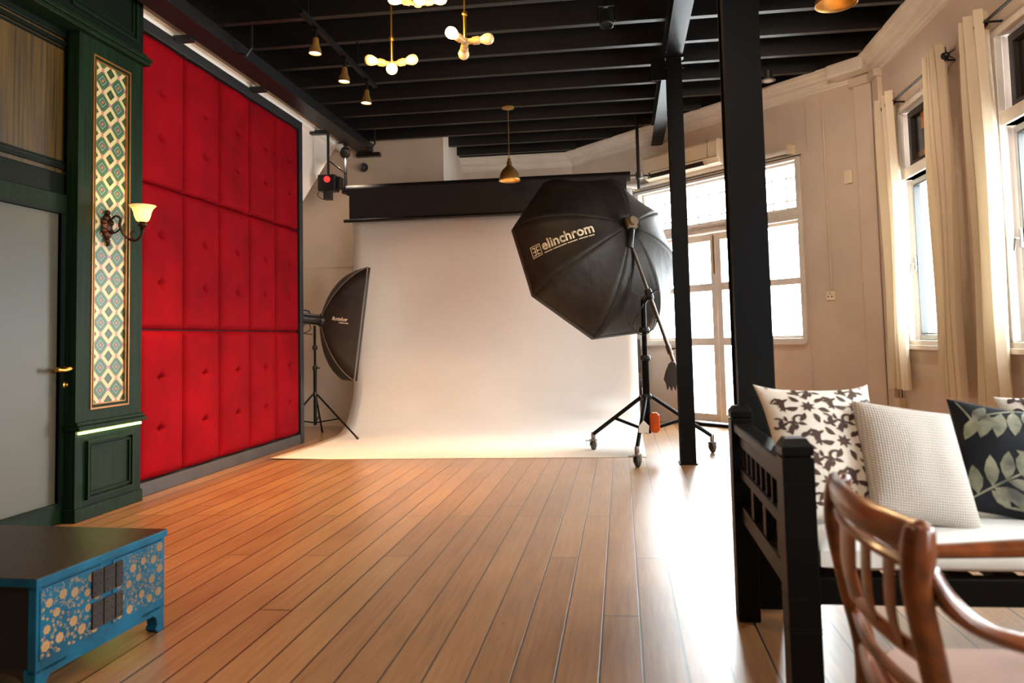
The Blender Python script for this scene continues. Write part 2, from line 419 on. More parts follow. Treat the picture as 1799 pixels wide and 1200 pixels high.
# left wall
b = bm_(); box(b, (-3.8, Y0, 0), (-3.6, 7.95, ZC)); prism(b, [(-3.6, 7.95, ZC), (-3.6, 7.95, 2.60), (-3.6, 9.2, 3.70), (-3.6, 9.45, 3.70), (-3.6, 9.45, ZC)], (-.2, 0, 0))
struct(obj('wall_left', b, M['wall']))
b = bm_(); box(b, (-5.2, 7.75, 0), (-3.8, 7.95, ZC)); box(b, (-5.2, 7.95, 0), (-5.0, 9.45, ZC)); struct(obj('wall_left_recess', b, M['wallgrey']))
b = bm_(); box(b, (-5.2, 9.45, 0), (-2.257, 9.65, ZC)); box(b, (-5.0, 9.43, 0), (-2.257, 9.45, .09))
box(b, (-5.0, 9.44, 2.10), (-2.257, 9.45, 2.115))
struct(obj('wall_back', b, M['wallgrey']))
b = bm_(); box(b, (-2.457, 9.65, 0), (-2.257, 10.64, ZC)); struct(obj('wall_back_return', b, M['wall']))
b = bm_(); box(b, (-2.457, 10.64, 0), (-.5, 10.84, ZC)); struct(obj('wall_far', b, M['wall']))
# right wall with windows
b = bm_()
WINS = [(5.98, 6.85), (4.25, 5.12), (2.52, 3.39), (.79, 1.66), (-.94, -.07)]
wall_cells(b, PR, Y0, 7.45, 0, ZC, [(a - .02, c + .02, .98, 2.41) for a, c in WINS] + [(a - .02, c + .02, 2.50, 3.02) for a, c in WINS], .25)
struct(obj('wall_right', b, M['wall']))
b = bm_(); wall_cells(b, PB, -.9, 3.62, 0, ZC, [(1.06, 2.06, 0, 2.30), (.42, 1.00, 1.0, 2.30), (2.12, 2.70, 1.0, 2.30), (.42, 2.70, 2.40, 2.93)], .25)
struct(obj('wall_slanted', b, M['wall']))
b = bm_(); box(b, (-3.8, Y0 - .2, 0), (2.8, Y0, ZC)); struct(obj('wall_behind', b, M['wallgrey']))

# cornices: stepped profile swept along each wall
def cornice(name, P, s0, s1, prof):
    b = bm_()
    A = [b.verts.new(P(s0, z, o)) for o, z in prof]; B = [b.verts.new(P(s1, z, o)) for o, z in prof]
    b.faces.new(A); b.faces.new(B[::-1])
    for i in range(len(A)):
        j = (i + 1) % len(A); b.faces.new((A[i], B[i], B[j], A[j]))
    return struct(obj(name, b, M['cornice']), 'stepped white plaster cornice under the black ceiling')
prof = [(-.01, 3.42), (.02, 3.42), (.02, 3.46), (.035, 3.47), (.04, 3.52), (.05, 3.54), (.05, 3.57), (.10, 3.585), (.11, 3.62), (.15, 3.66), (.16, 3.69), (.19, 3.70), (.195, 3.735), (.175, 3.735), (-.01, 3.735)]
prof = [(o, 3.735 - (3.735 - z) * .56) for o, z in prof]
cornice('trim_1', PR, Y0, 7.45, prof)
cornice('trim_2', PB, -.85, 3.60, prof)
cornice('trim_3', lambda s, z, o: Vector((s, 10.64 - o, z)), -2.257, -.35, prof)
b = bm_(); pbox(b, lambda s, z, o: PL(s, z, o), 4.9, 9.35, 3.607, 3.66, 0, .062); pbox(b, lambda s, z, o: PL(s, z, o), 4.9, 9.35, 3.66, ZC, 0, .085)
struct(obj('trim_4', b, M['cornice']), 'thin white cornice above the red padded wall')
b = bm_(); pbox(b, PB, 3.40, 3.58, 0, 3.56, 0, .05); pbox(b, PR, 7.26, 7.42, 0, 3.56, 0, .05)
pbox(b, PB, 3.37, 3.58, 3.50, 3.58, 0, .09); pbox(b, PR, 7.24, 7.43, 3.50, 3.58, 0, .09)
struct(obj('trim_5', b, M['wall'], bevel=.008), 'white corner pilaster between slanted wall and right wall')
# corner block of the cornice
b = bm_(); pbox(b, PR, Y0, 7.4, 3.735, ZC, 0, .185); pbox(b, PB, -.85, 3.5, 3.735, ZC, 0, .185); box(b, (-2.257, 10.45, 3.735), (-.4, 10.64, ZC)); struct(obj('trim_9', b, M['joist']), 'black wall plate above the cornice')
b = bm_(); pbox(b, PB, 3.22, 3.6, 3.60, 3.735, 0, .24); struct(obj('trim_6', b, M['cornice'], bevel=.02), 'projecting cornice block over the corner pilaster')

# ------------------------------------------------------------------ windows in the right wall
for i, (a, c) in enumerate(WINS):
    nm = 'window_%d' % (i + 1)
    b = bm_()
    frame_rect(b, PR, a - .07, c + .07, .93, 3.07, .06, -.02, .03)       # painted wooden surround
    pbox(b, PR, a - .01, c + .01, 2.41, 2.50, -.12, .02)
    pbox(b, PR, a - .09, c + .09, .91, .95, -.02, .05)
    wf = struct(obj(nm, b, M['white'], bevel=.005), 'white framed window with dark stained glass transom')
    b = bm_(); frame_rect(b, PR, a, c, .99, 2.40, .045, -.12, -.05)
    pbox(b, PR, (a + c) / 2 - .03, (a + c) / 2 + .03, 1.03, 2.36, -.115, -.055)
    sash = obj('casement_frame', b, M['alu'], wf, bevel=.004)
    b = bm_(); frame_rect(b, PR, a + .05, c - .05, 1.04, 2.35, .012, -.10, -.045); obj('rubber_seal', b, M['plastic'], wf)
    b = bm_(); pbox(b, PR, a + .04, c - .04, 1.03, 2.36, -.09, -.085); obj('pane', b, M['glass'], wf)
    b = bm_(); pbox(b, PR, a + .05, c - .05, 2.55, 2.97, -.10, -.085); obj('stained_glass', b, M['stained'], wf)
    b = bm_(); frame_rect(b, PR, a, c, 2.51, 3.01, .055, -.12, -.05); obj('transom_frame', b, M['darkslot'], wf, bevel=.004)
    b = bm_(); pbox(b, PR, c - .05, c - .02, 1.60, 1.72, -.05, -.03); tube(b, [PR(c - .035, 1.66, -.04), PR(c - .035, 1.66, 0), PR(c - .035, 1.58, .01)], .008, 6)
    obj('latch', b, M['chrome'], wf)
    b = bm_(); pbox(b, PR, a - .02, c + .02, .96, .99, -.2, 0); obj('window_sill', b, M['alu'], wf)

# ------------------------------------------------------------------ windows and door in the slanted wall
b = bm_(); frame_rect(b, PB, .36, 2.76, 2.33, 2.98, .06, -.02, .03)
w6 = struct(obj('window_6', b, M['white'], bevel=.005), 'wide transom window of small panes above the glazed doors')
b = bm_(); frame_rect(b, PB, .42, 2.70, 2.40, 2.93, .03, -.13, -.06)
for q in (.42 + .02,): pass
n_ = 13
for i in range(1, n_):
    s = .42 + 2.28 * i / n_; wd = .016 if i in (4, 9) else .006
    pbox(b, PB, s - wd, s + wd, 2.42, 2.91, -.12, -.08)
for z in (2.51, 2.76): pbox(b, PB, .43, 2.69, z - .006, z + .006, -.12, -.08)
obj('muntin_grid', b, M['white'], w6)
b = bm_(); pbox(b, PB, .44, 2.68, 2.42, 2.91, -.10, -.097); obj('pane', b, M['glass'], w6)
for i, (a, c) in enumerate(((.42, 1.0), (2.12, 2.70))):
    b = bm_(); frame_rect(b, PB, a - (.06 if i == 0 else .03), c + (.03 if i == 0 else .06), .97, 2.33, .05, -.02, .03)
    ww = struct(obj('window_%d' % (7 + i), b, M['white'], bevel=.005), ('left' if i == 0 else 'right') + ' sidelight window beside the glazed double door')
    b = bm_(); frame_rect(b, PB, a, c, 1.0, 2.30, .05, -.12, -.06); pbox(b, PB, a + .04, c - .04, 1.60, 1.67, -.12, -.06); obj('casement_frame', b, M['white'], ww, bevel=.004)
    b = bm_(); pbox(b, PB, a + .03, c - .03, 1.03, 2.27, -.10, -.095); obj('pane', b, M['glass'], ww)
    b = bm_(); pbox(b, PB, a - .05, c + .05, .955, .98, -.02, .06); obj('window_sill', b, M['white'], ww)
b = bm_(); pbox(b, PB, 1.02, 1.08, 0, 2.36, -.15, .03); pbox(b, PB, 2.04, 2.10, 0, 2.36, -.15, .03); pbox(b, PB, 1.02, 2.10, 2.29, 2.36, -.15, .03)
d2 = struct(obj('door_2', b, M['white'], bevel=.005), 'white glazed double door leading out to daylight')
b = bm_(); pbox(b, PB, 1.0, 2.12, 0, .035, -.2, .03); obj('threshold', b, M['sofawood'], d2)
for a, c in ((1.08, 1.56), (1.56, 2.04)):
    b = bm_(); z0, z1 = .045, 2.285
    pbox(b, PB, a + .003, a + .075, z0, z1, -.10, -.05); pbox(b, PB, c - .075, c - .003, z0, z1, -.10, -.05)
    for q0, q1 in ((z0, .14), (.95, 1.04), (1.60, 1.69), (2.20, z1)): pbox(b, PB, a + .07, c - .07, q0, q1, -.098, -.052)
    lf = obj('door_leaf', b, M['white'], d2, bevel=.004)
    b = bm_(); pbox(b, PB, a + .06, c - .06, .12, 2.22, -.078, -.074); obj('pane', b, M['glass'], lf)
b = bm_(); pbox(b, PB, 1.535, 1.547, 1.80, 2.26, -.05, -.035); obj('door_bolt', b, M['agedbrass'], d2)

# ------------------------------------------------------------------ black steel: columns, beams
def column(x0, x1, y0, y1, z1, label):
    t = thing('steel_column', label, 'column', ((x0 + x1) / 2, (y0 + y1) / 2, 0), 'black steel columns')
    b = bm_(); f = .014
    box(b, (x0, y0, 0), (x1, y0 + f, z1)); box(b, (x0, y1 - f, 0), (x1, y1, z1)); box(b, (x0 + .01, y0 + f, 0), (x0 + .025, y1 - f, z1)); box(b, (x1 - .025, y0 + f, 0), (x1 - .01, y1 - f, z1))
    obj('shaft', b, M['steel'], t)
    b = bm_(); box(b, (x0 - .012, y0 - .012, 0), (x1 + .012, y1 + .012, .012))
    obj('base_plate', b, M['steel'], t)
    b = bm_(); box(b, (x0 - .02, y0 - .02, z1 - .02), (x1 + .02, y1 + .02, z1)); 
    for k in range(4):
        lathe(b, [(.011, 0), (.011, .012)], (x0 - .008 + (x1 - x0 + .016) * (k % 2), y0 - .02 , z1 - .06 - .05 * (k // 2)), (0, -1, 0), 6)
    obj('cap_plate', b, M['steel'], t)
    return t
column(.463, .592, 6.38, 6.51, 3.5, 'black steel column standing past the boom stand, thinner in view')
column(.465, .612, 3.10, 3.25, 3.5, 'black steel column rising behind the sofa arm, widest in view')
b = bm_(); box(b, (.455, Y0, 3.5), (.60, 9.44, 3.515)); box(b, (.455, Y0, 3.715), (.60, 9.44, 3.73)); box(b, (.52, Y0, 3.515), (.535, 9.44, 3.715))
tag(obj('steel_beam', b, M['steel']), 'black steel beam running over the two columns', 'beam')
# diagonal brace beside the far column
b = bm_(); box(b, (.33, 6.39, 3.30), (.455, 6.40, 3.5)); tag(obj('angle_bracket', b, M['steel'], bevel=.004), 'black bracket at the top of the far steel column', 'bracket')
t = thing('steel_channel', 'long black steel channel hung beside the red padded wall', 'beam', (-3.2, 6, 3.5))
b = bm_(); box(b, (-3.39, Y0, 3.60), (-3.19, 9.38, 3.615)); box(b, (-3.205, Y0, 3.615), (-3.19, 9.38, 3.71)); box(b, (-3.39, Y0, 3.615), (-3.375, 9.38, 3.71)); obj('channel', b, M['joist'], t)
b = bm_(); box(b, (-3.42, 9.36, 3.55), (-3.10, 9.44, 3.60)); obj('end_plate', b, M['black'], t)
for yy in (4.2, 5.5, 6.75, 8.3):
    b = bm_(); box(b, (-3.6, yy, 3.575), (-3.39, yy + .07, 3.62)); obj('wall_bracket', b, M['black'], t)
for yy in (9.1, 5.9):
    b = bm_(); tube(b, [(-3.19, yy, 3.60), (-3.12, yy, 3.58), (-3.07, yy, 3.64), (-3.07, yy, 3.95)], .012, 8); obj('hanger_rod', b, M['black'], t)

# ------------------------------------------------------------------ left wall: door, green panelling, tiles
def PG(s, z, off): return Vector((-3.62 + off, s, z))
b = bm_()      # opening surround, all dark green
pbox(b, PG, 4.47, 4.56, 0, 3.17, 0, .05); pbox(b, PG, Y0, 4.47, 2.10, 2.24, 0, .05); pbox(b, PG, Y0, 4.47, 3.14, 3.24, 0, .05)
pbox(b, PG, 2.9, 3.3, 0, 3.2, 0, .06); pbox(b, PG, Y0, 2.9, 0, 3.2, 0, .03)
pn = struct(obj('wall_panelling', b, M['green_dk'], bevel=.006), 'dark green timber panelling around the door')
b = bm_(); pbox(b, PG, 3.3, 4.47, 2.24, 3.14, 0, .03); obj('over_door_panel', b, M['green_amber_lit'], pn)
b = bm_(); frame_rect(b, PG, 3.32, 4.45, 2.27, 3.12, .03, .03, .05); frame_rect(b, PG, 3.36, 4.41, 2.31, 3.08, .015, .03, .04); obj('moulding', b, M['green_dk'], pn)
b = bm_()
frame_rect(b, PG, 3.30, 4.47, .003, 2.10, .13, .03, .07)
d1 = struct(obj('door_1', b, M['green'], bevel=.006), 'green framed door with a tall frosted glass pane')
b = bm_(); pbox(b, PG, 3.42, 4.35, .12, 1.98, .04, .048); obj('frosted_pane', b, M['frost'], d1)
b = bm_(); frame_rect(b, PG, 3.41, 4.36, .11, 1.99, .02, .05, .075); obj('glazing_bead', b, M['green_dk'], d1)
b = bm_(); lathe(b, [(.026, 0), (.026, .008), (.012, .012), (.011, .05)], PG(4.395, .972, .07), (1, 0, 0), 20)
tube(b, [PG(4.40, .972, .115), PG(4.37, .975, .12), PG(4.32, .968, .118), PG(4.26, .974, .115)], [.014, .016, .013, .016], 10, 4); obj('lever_handle', b, M['brass'], d1, True)
b = bm_(); lathe(b, [(.024, 0), (.024, .008), (.014, .012), (.012, .022), (.008, .026), (0, .027)], PG(4.385, .872, .07), (1, 0, 0), 20); obj('lock', b, M['brass'], d1, True)

def PT(s, z, off): return Vector((-3.47 + off, s, z))
pil = thing('tiled_pilaster', 'dark green pilaster with a tall strip of patterned tiles', 'pilaster', (-3.5, 4.7, 0))
b = bm_(); wall_cells(b, PT, 4.38, 5.03, .60, 3.20, [(4.54, 4.855, .735, 3.05)], .08); obj('shaft', b, M['green'], pil)
b = bm_(); pbox(b, PT, 4.54, 4.855, .735, 3.05, -.06, -.012); obj('tile_panel', b, M['tiles'], pil)
b = bm_(); frame_rect(b, PT, 4.51, 4.89, .70, 3.085, .011, -.005, .006); frame_rect(b, PT, 4.535, 4.86, .73, 3.055, .007, -.012, .002); obj('gilt_border', b, M['gilt'], pil)
b = bm_(); pbox(b, PT, 4.37, 5.05, .575, .605, -.08, .035); pbox(b, PT, 4.375, 5.04, .605, .63, -.08, .02); obj('ledge', b, M['green'], pil, bevel=.005)
b = bm_(); pbox(b, PT, 4.40, 5.02, .552, .566, .004, .012); obj('led_strip', b, M['led'], pil)
b = bm_(); pbox(b, PT, 4.38, 5.03, .0, .575, -.08, 0); pbox(b, PT, 4.37, 5.04, 0, .085, -.08, .012); obj('pedestal', b, M['green'], pil, bevel=.004)
b = bm_(); frame_rect(b, PT, 4.47, 4.925, .125, .505, .018, 0, .024); frame_rect(b, PT, 4.50, 4.895, .16, .47, .012, 0, .018); pbox(b, PT, 4.51, 4.885, .17, .46, 0, .004); obj('raised_panel', b, M['green'], pil, bevel=.003)
b = bm_(); pbox(b, PT, Y0, 5.05, 3.185, 3.215, -.14, .05); pbox(b, PT, Y0, 5.055, 3.215, 3.235, -.14, .065); pbox(b, PT, Y0, 5.04, 3.235, 3.27, -.14, .03)
fr = struct(obj('trim_7', b, M['green'], bevel=.004), 'green moulded ledge above the door and pilaster')
b = bm_(); pbox(b, PT, Y0, 5.03, 3.27, ZC, -.14, 0)
fz = struct(obj('trim_8', b, M['green_dk']), 'dark green frieze with framed panels under the ceiling')
for a, c in ((4.30, 4.96), (3.45, 4.15), (2.6, 3.3)):
    b = bm_(); frame_rect(b, PT, a, c, 3.33, 3.90, .02, 0, .014); frame_rect(b, PT, a + .045, c - .045, 3.375, 3.855, .01, 0, .01); obj('frieze_moulding', b, M['green'], fz)

# wall sconce
sx, sy, sz = -3.47, 4.66, 1.93
sc_ = thing('wall_sconce', 'bronze scroll wall lamp with a lit amber glass shade', 'wall lamp', (sx, sy, sz))
b = bm_()
for (dy, dz, r) in ((0, 0, .05), (0, .055, .032), (0, .095, .02), (0, -.055, .034), (0, -.1, .02), (0, -.125, .012), (-.035, .03, .024), (.035, .03, .024), (-.035, -.03, .022), (.035, -.03, .022)):
    lathe(b, [(r, 0), (r * .9, .008), (r * .5, .018), (0, .022)], (sx, sy + dy, sz + dz), (1, 0, 0), 14)
obj('backplate', b, M['bronze'], sc_, True)
cup = Vector((-3.24, 4.70, 1.93))
b = bm_()
tube(b, [(sx + .01, sy, sz + .03), (sx + .06, sy, sz + .07), (sx + .09, sy + .01, sz + .05), (sx + .085, sy + .01, sz + .0), (sx + .12, sy + .02, sz - .07), (sx + .18, sy + .035, sz - .10), (sx + .225, sy + .04, sz - .06), tuple(cup)], [.008, .007, .009, .01, .009, .008, .009, .012], 8, 5)
tube(b, [(sx + .01, sy, sz - .03), (sx + .05, sy + .005, sz - .045), (sx + .085, sy + .01, sz - .02)], .006, 8, 4)
tube(b, [(sx + .18, sy + .035, sz - .10), (sx + .15, sy + .03, sz - .055), (sx + .17, sy + .035, sz - .03)], [.006, .004], 6, 4)
lathe(b, [(.012, -.03), (.02, -.02), (.012, -.01), (.03, .0), (.034, .012), (.02, .022), (.026, .03)], tuple(cup), (0, 0, 1), 16)
obj('scroll_arm', b, M['bronze'], sc_, True)
b = bm_(); lathe(b, [(.026, .028), (.040, .040), (.050, .065), (.056, .095), (.066, .120), (.083, .137), (.086, .142), (.080, .140), (.063, .123), (.053, .095), (.047, .066), (.037, .043), (.024, .031)], tuple(cup), (0, 0, 1), 32, False); obj('glass_shade', b, M['shade'], sc_, True)
b = bm_(); lathe(b, [(.0, .035), (.018, .045), (.026, .07), (.018, .095), (0, .102)], tuple(cup), (0, 0, 1), 14, False); obj('bulb', b, emission('sconce_bulb', (255, 224, 160), 20), sc_, True)
lamp('sconce_light', 'POINT', (cup.x, cup.y, cup.z + .13), 4, (1.0, .74, .42), shadow_soft_size=.03)

# ------------------------------------------------------------------ red padded wall
rp = thing('padded_wall_panel', 'tall wall of red tufted velvet pads in a black frame', 'wall panel', (-3.6, 6.5, 0))
b = bm_(); pbox(b, PL, 5.05, 7.94, 3.512, 3.605, 0, .072); pbox(b, PL, 7.86, 7.94, 0, 3.512, 0, .072); pbox(b, PL, 5.05, 5.13, .1, 3.512, 0, .04); obj('frame', b, M['frame'], rp, bevel=.004)
b = bm_(); pbox(b, PL, 5.03, 7.86, 0, .10, 0, .066); obj('skirting', b, M['skirt'], rp, bevel=.004)
b = bm_(); pbox(b, PL, 5.10, 7.86, .10, 3.512, 0, .003); obj('backing', b, M['frame'], rp)
ys = [5.12, 5.69, 6.235, 6.775, 7.315, 7.858]; zs = [.105, 1.231, 2.357, 3.512]
pads = {}
for i in range(5):
    for j in range(3):
        w_, h_ = ys[i + 1] - ys[i], zs[j + 1] - zs[j]
        b = bm_(); nu, nv = 36, 76; G = []
        cy = .23 if i == 0 else w_ * .5
        tz = [z - zs[j] for z in ((.47, .864), (1.59, 1.965), (2.74, 3.095))[j]]
        for v in range(nv + 1):
            row = []
            for u in range(nu + 1):
                yy = (.65 * u / nu + .35 * (1 - math.cos(math.pi * u / nu)) / 2) * w_; zz = v / nv
                zz = zz + .02 * math.sin(2 * math.pi * zz) * -1; zz = zz * h_
                e = min(yy, w_ - yy, zz, h_ - zz)
                d = .018 + .045 * (1 - math.exp(-e / .022)) + .018 * math.sin(math.pi * yy / w_)
                for t_ in tz:
                    dy, dz = yy - cy, zz - t_; r2 = dy * dy + dz * dz
                    d -= .030 * math.exp(-r2 / .0006) + .014 * math.exp(-(dy * dy / .0045 + dz * dz / .0002)) + .014 * math.exp(-(dz * dz / .0045 + dy * dy / .0002))
                row.append(b.verts.new(PL(ys[i] + .003 + yy * (1 - .006 / w_), zs[j] + .003 + zz * (1 - .006 / h_), max(d, .004))))
            G.append(row)
        for v in range(nv):
            for u in range(nu): b.faces.new((G[v][u], G[v][u + 1], G[v + 1][u + 1], G[v + 1][u]))
        ring = [G[0][u] for u in range(nu + 1)] + [G[v][nu] for v in range(1, nv + 1)] + [G[nv][u] for u in range(nu - 1, -1, -1)] + [G[v][0] for v in range(nv - 1, 0, -1)]
        back = [b.verts.new((-3.588, q.co.y, q.co.z)) for q in ring]
        for q in range(len(ring)):
            r_ = (q + 1) % len(ring); b.faces.new((ring[q], back[q], back[r_], ring[r_]))
        o = obj('pad', b, M['red'], rp, True)
        pads[i, j] = o

# ------------------------------------------------------------------ paper backdrop and black roller screen
t = thing('paper_backdrop', 'white seamless paper sweep covering wall and floor', 'backdrop', (-1.6, 8.5, 0))
path = [(6.78, .004), (7.6, .004), (8.35, .005)]
R_ = .62
for k in range(1, 13):
    a = math.pi / 2 * k / 12; path.append((8.42 + R_ * math.sin(a), .006 + R_ * (1 - math.cos(a))))
for z in (1.0, 1.6, 2.2, 2.9): path.append((9.06, z))
b = bm_(); nx = 30; G = []
for k, (yy, zz) in enumerate(path):
    row = []
    for i in range(nx + 1):
        u = i / nx; x = -3.36 + 3.55 * u
        wv = .0 if k < 3 else .022 * noise.noise(Vector((u * 2.2, k * .17, 0))) + (.05 * math.exp(-((u - .86) ** 2) / .006) * math.exp(-((k - 7) ** 2) / 14) * math.sin(k * .9) if k > 3 else 0)
        edge = 0.0
        if k == 0: edge = .012 * max(0, 1 - u * 6)
        row.append(b.verts.new((x, yy - max(-.02, wv), max(.004, zz + edge + abs(wv) * .5 if k < 12 else zz))))
    G.append(row)
for k in range(len(path) - 1):
    for i in range(nx): b.faces.new((G[k][i], G[k][i + 1], G[k + 1][i + 1], G[k + 1][i]))
o = obj('paper_sheet', b, M['paper'], t, True)
s = o.modifiers.new('s', 'SOLIDIFY'); s.thickness = .002; s.offset = 1
b = bm_(); tube(b, [(-3.42, 9.10, 2.93), (.26, 9.10, 2.93)], .035, 16); obj('paper_roll', b, M['paper'], t, True)

t = thing('roller_screen', 'black roll-up backdrop screen hanging above the white paper', 'screen', (-1.6, 8.95, 3.0))
b = bm_(); tube(b, [(-3.40, 8.98, 3.02), (.17, 8.98, 3.02)], .065, 20); obj('roller_tube', b, M['screen'], t, True)
b = bm_(); box(b, (-3.35, 8.91, 2.63), (.12, 8.915, 3.02)); obj('cloth', b, M['screen'], t)
b = bm_(); tube(b, [(-3.42, 8.912, 2.62), (.16, 8.912, 2.62)], .022, 10); obj('bottom_bar', b, M['plastic'], t, True)
b = bm_(); tube(b, [(.17, 8.98, 3.02), (.34, 8.98, 3.02)], .022, 10); tube(b, [(.30, 8.92, 3.06), (.30, 8.92, 2.98)], .03, 10); obj('crank_end', b, M['chrome'], t, True)
for x, yy, zt in ((-3.42, 8.98, 3.93), (.27, 8.98, 3.93)):
    t = thing('hanging_pole', 'black pole carrying the %s end of the roller screen' % ('left' if x < 0 else 'right'), 'pole', (x, yy, 2.9))
    b = bm_(); tube(b, [(x, yy, 2.86 if x > 0 else 3.0), (x, yy, zt)], .02, 10); obj('pole', b, M['black'], t)
    b = bm_(); box(b, (x - .035, yy - .05, 2.98), (x + .035, yy + .05, 3.06)); lathe(b, [(.012, 0), (.012, .09), (.03, .09), (.03, .11), (0, .11)], (x + .03, yy - .02, 3.02), (1, 0, 0), 10); obj('clamp', b, M['plastic'], t)
# red-lit box on its own pole
t = thing('hanging_motor_box', 'small black box with a red lamp hanging by the padded wall', 'equipment box', (-3.42, 8.4, 3.0))
b = bm_(); tube(b, [(-3.42, 8.42, 3.08), (-3.42, 8.42, 3.93)], .016, 8); tube(b, [(-3.42, 8.42, 3.28), (-3.38, 8.9, 3.22)], .010, 8); obj('pole', b, M['black'], t)
b = bm_(); box(b, (-3.52, 8.33, 2.90), (-3.31, 8.50, 3.09)); box(b, (-3.30, 8.38, 2.92), (-3.26, 8.5, 3.07)); obj('housing', b, M['plastic'], t, bevel=.008)
b = bm_(); lathe(b, [(.036, 0), (.036, .012), (.028, .02), (0, .022)], (-3.40, 8.33, 3.03), (0, -1, 0), 16); obj('indicator_lamp', b, M['redlight'], t, True)
b = bm_(); box(b, (-3.46, 8.36, 2.80), (-3.38, 8.46, 2.90)); tube(b, [(-3.5, 8.34, 2.9), (-3.52, 8.34, 2.84), (-3.44, 8.35, 2.79), (-3.42, 8.36, 2.84)], .005, 6, 4); obj('connector', b, M['darkslot'], t)

# ------------------------------------------------------------------ softboxes
def softbox_surface(H, n, upv, corners2d, depth, ring_r, bulge=.5):
    """H hub point, n axis towards the opening; returns f(gore i, t, w) and the rim points"""
    n = Vector(n).normalized(); up = Vector(upv); up = (up - n * up.dot(n)).normalized(); rt = n.cross(up)
    k = len(corners2d)
    rim = [H + n * depth + rt * a + up * c for a, c in corners2d]
    ang = [(rt * a + up * c).normalized() for a, c in corners2d]
    def rib(i, t):
        i %= k
        L = (rim[i] - (H + n * depth)).length
        r = ring_r + (L - ring_r) * ((1 - bulge) * t + bulge * math.sin(t * math.pi / 2))
        d = depth * ((1 - bulge) * t + bulge * (1 - math.cos(t * math.pi / 2)))
        return H + n * d + ang[i] * r
    def f(i, t, w_):
        a, c = rib(i, t), rib(i + 1, t)
        p = a.lerp(c, w_)
        p = p + (H + n * depth * t * .6 - p) * (.06 * math.sin(math.pi * w_) * math.sin(math.pi * t))
        return p
    return f, rim, rib, n, up, rt
def build_softbox(root, H, n, upv, corners, depth, ring_r, bulge, pipe=.007, nt_=14, nw=8, lip=.05):
    f, rim, rib, n, up, rt = softbox_surface(Vector(H), n, upv, corners, depth, ring_r, bulge)
    k = len(corners)
    for i in range(k):
        b = bm_(); G = [[b.verts.new(f(i, t / nt_, w_ / nw)) for w_ in range(nw + 1)] for t in range(nt_ + 1)]
        G.append([b.verts.new(G[-1][w_].co + n * lip) for w_ in range(nw + 1)])
        for t in range(nt_ + 1):
            for w_ in range(nw): b.faces.new((G[t][w_], G[t][w_ + 1], G[t + 1][w_ + 1], G[t + 1][w_]))
        o = obj('fabric_gore', b, M['nylon'], root, True); s = o.modifiers.new('s', 'SOLIDIFY'); s.thickness = .003; s.offset = 0
    b = bm_()
    for i in range(k): tube(b, [rib(i, t / nt_) for t in range(nt_ + 1)], pipe * .55, 6)
    obj('rib_piping', b, M['piping'] if k == 4 else M['nylon'], root, True)
    b = bm_()
    for i in range(k): tube(b, [rim[i], rim[(i + 1) % k]], pipe, 6); 
    obj('rim_piping', b, M['piping'] if k == 4 else M['nylon'], root, True)
    b = bm_(); vs_ = [b.verts.new(r_ + n * (lip - .01)) for r_ in rim]; b.faces.new(vs_); o = obj('diffuser', b, M['white'], root)
    s = o.modifiers.new('s', 'SOLIDIFY'); s.thickness = .003
    b = bm_(); lathe(b, [(ring_r * 1.05, -.02), (ring_r * 1.08, .02), (ring_r * .9, .025), (ring_r * .9, -.02)], H, n, 24); obj('speed_ring', b, M['plastic'], root, True)
    return f, n, up, rt
def text_mesh(s, bold=.012, shear=0):
    cu = bpy.data.curves.new('t', 'FONT'); cu.body = s; cu.size = 1; cu.offset = bold; cu.shear = shear; cu.resolution_u = 3
    o = bpy.data.objects.new('t', cu); C.objects.link(o); bpy.context.view_layer.update()
    me = bpy.data.meshes.new_from_object(o.evaluated_get(bpy.context.evaluated_depsgraph_get()))
    bpy.data.objects.remove(o); bpy.data.curves.remove(cu); return me
def text_on(root, name, s, mapf, width, mat, bold=.012, shear=0, extra=None):
    """lay text outlines over a curved surface: mapf(u, v) with u along the text 0..width"""
    me = text_mesh(s, bold, shear); b = bm_(); b.from_mesh(me); bpy.data.meshes.remove(me)
    xs = [v.co.x for v in b.verts]; sc0 = width / (max(xs) - min(xs)); x0 = min(xs)
    bmesh.ops.triangulate(b, faces=b.faces)
    bmesh.ops.subdivide_edges(b, edges=[e for e in b.edges if e.calc_length() > .25], cuts=2)
    for v in b.verts: v.co = mapf((v.co.x - x0) * sc0, v.co.y * sc0)
    if extra:
        for poly in extra:
            b.faces.new([b.verts.new(mapf(*q)) for q in poly])
    o = obj(name, b, mat, root); s_ = o.modifiers.new('s', 'SOLIDIFY'); s_.thickness = .002; s_.offset = 0
    return o

# -- big octagonal softbox on the boom
OH = Vector((.109, 6.92, 2.125)); ON = Vector((-.5242, .7673, -.3693)); OD = .61
PHI = .487; OR_ = .92
octa = [(OR_ * math.cos(PHI + math.pi / 4 * i), OR_ * math.sin(PHI + math.pi / 4 * i)) for i in range(8)]
t = thing('octagonal_softbox', 'large black octagonal softbox held up on the boom arm', 'softbox', tuple(OH))
f, n, up, rt = build_softbox(t, tuple(OH), ON, (0, 0, 1), octa, OD, .07, .78, .006)
OCT_F = f
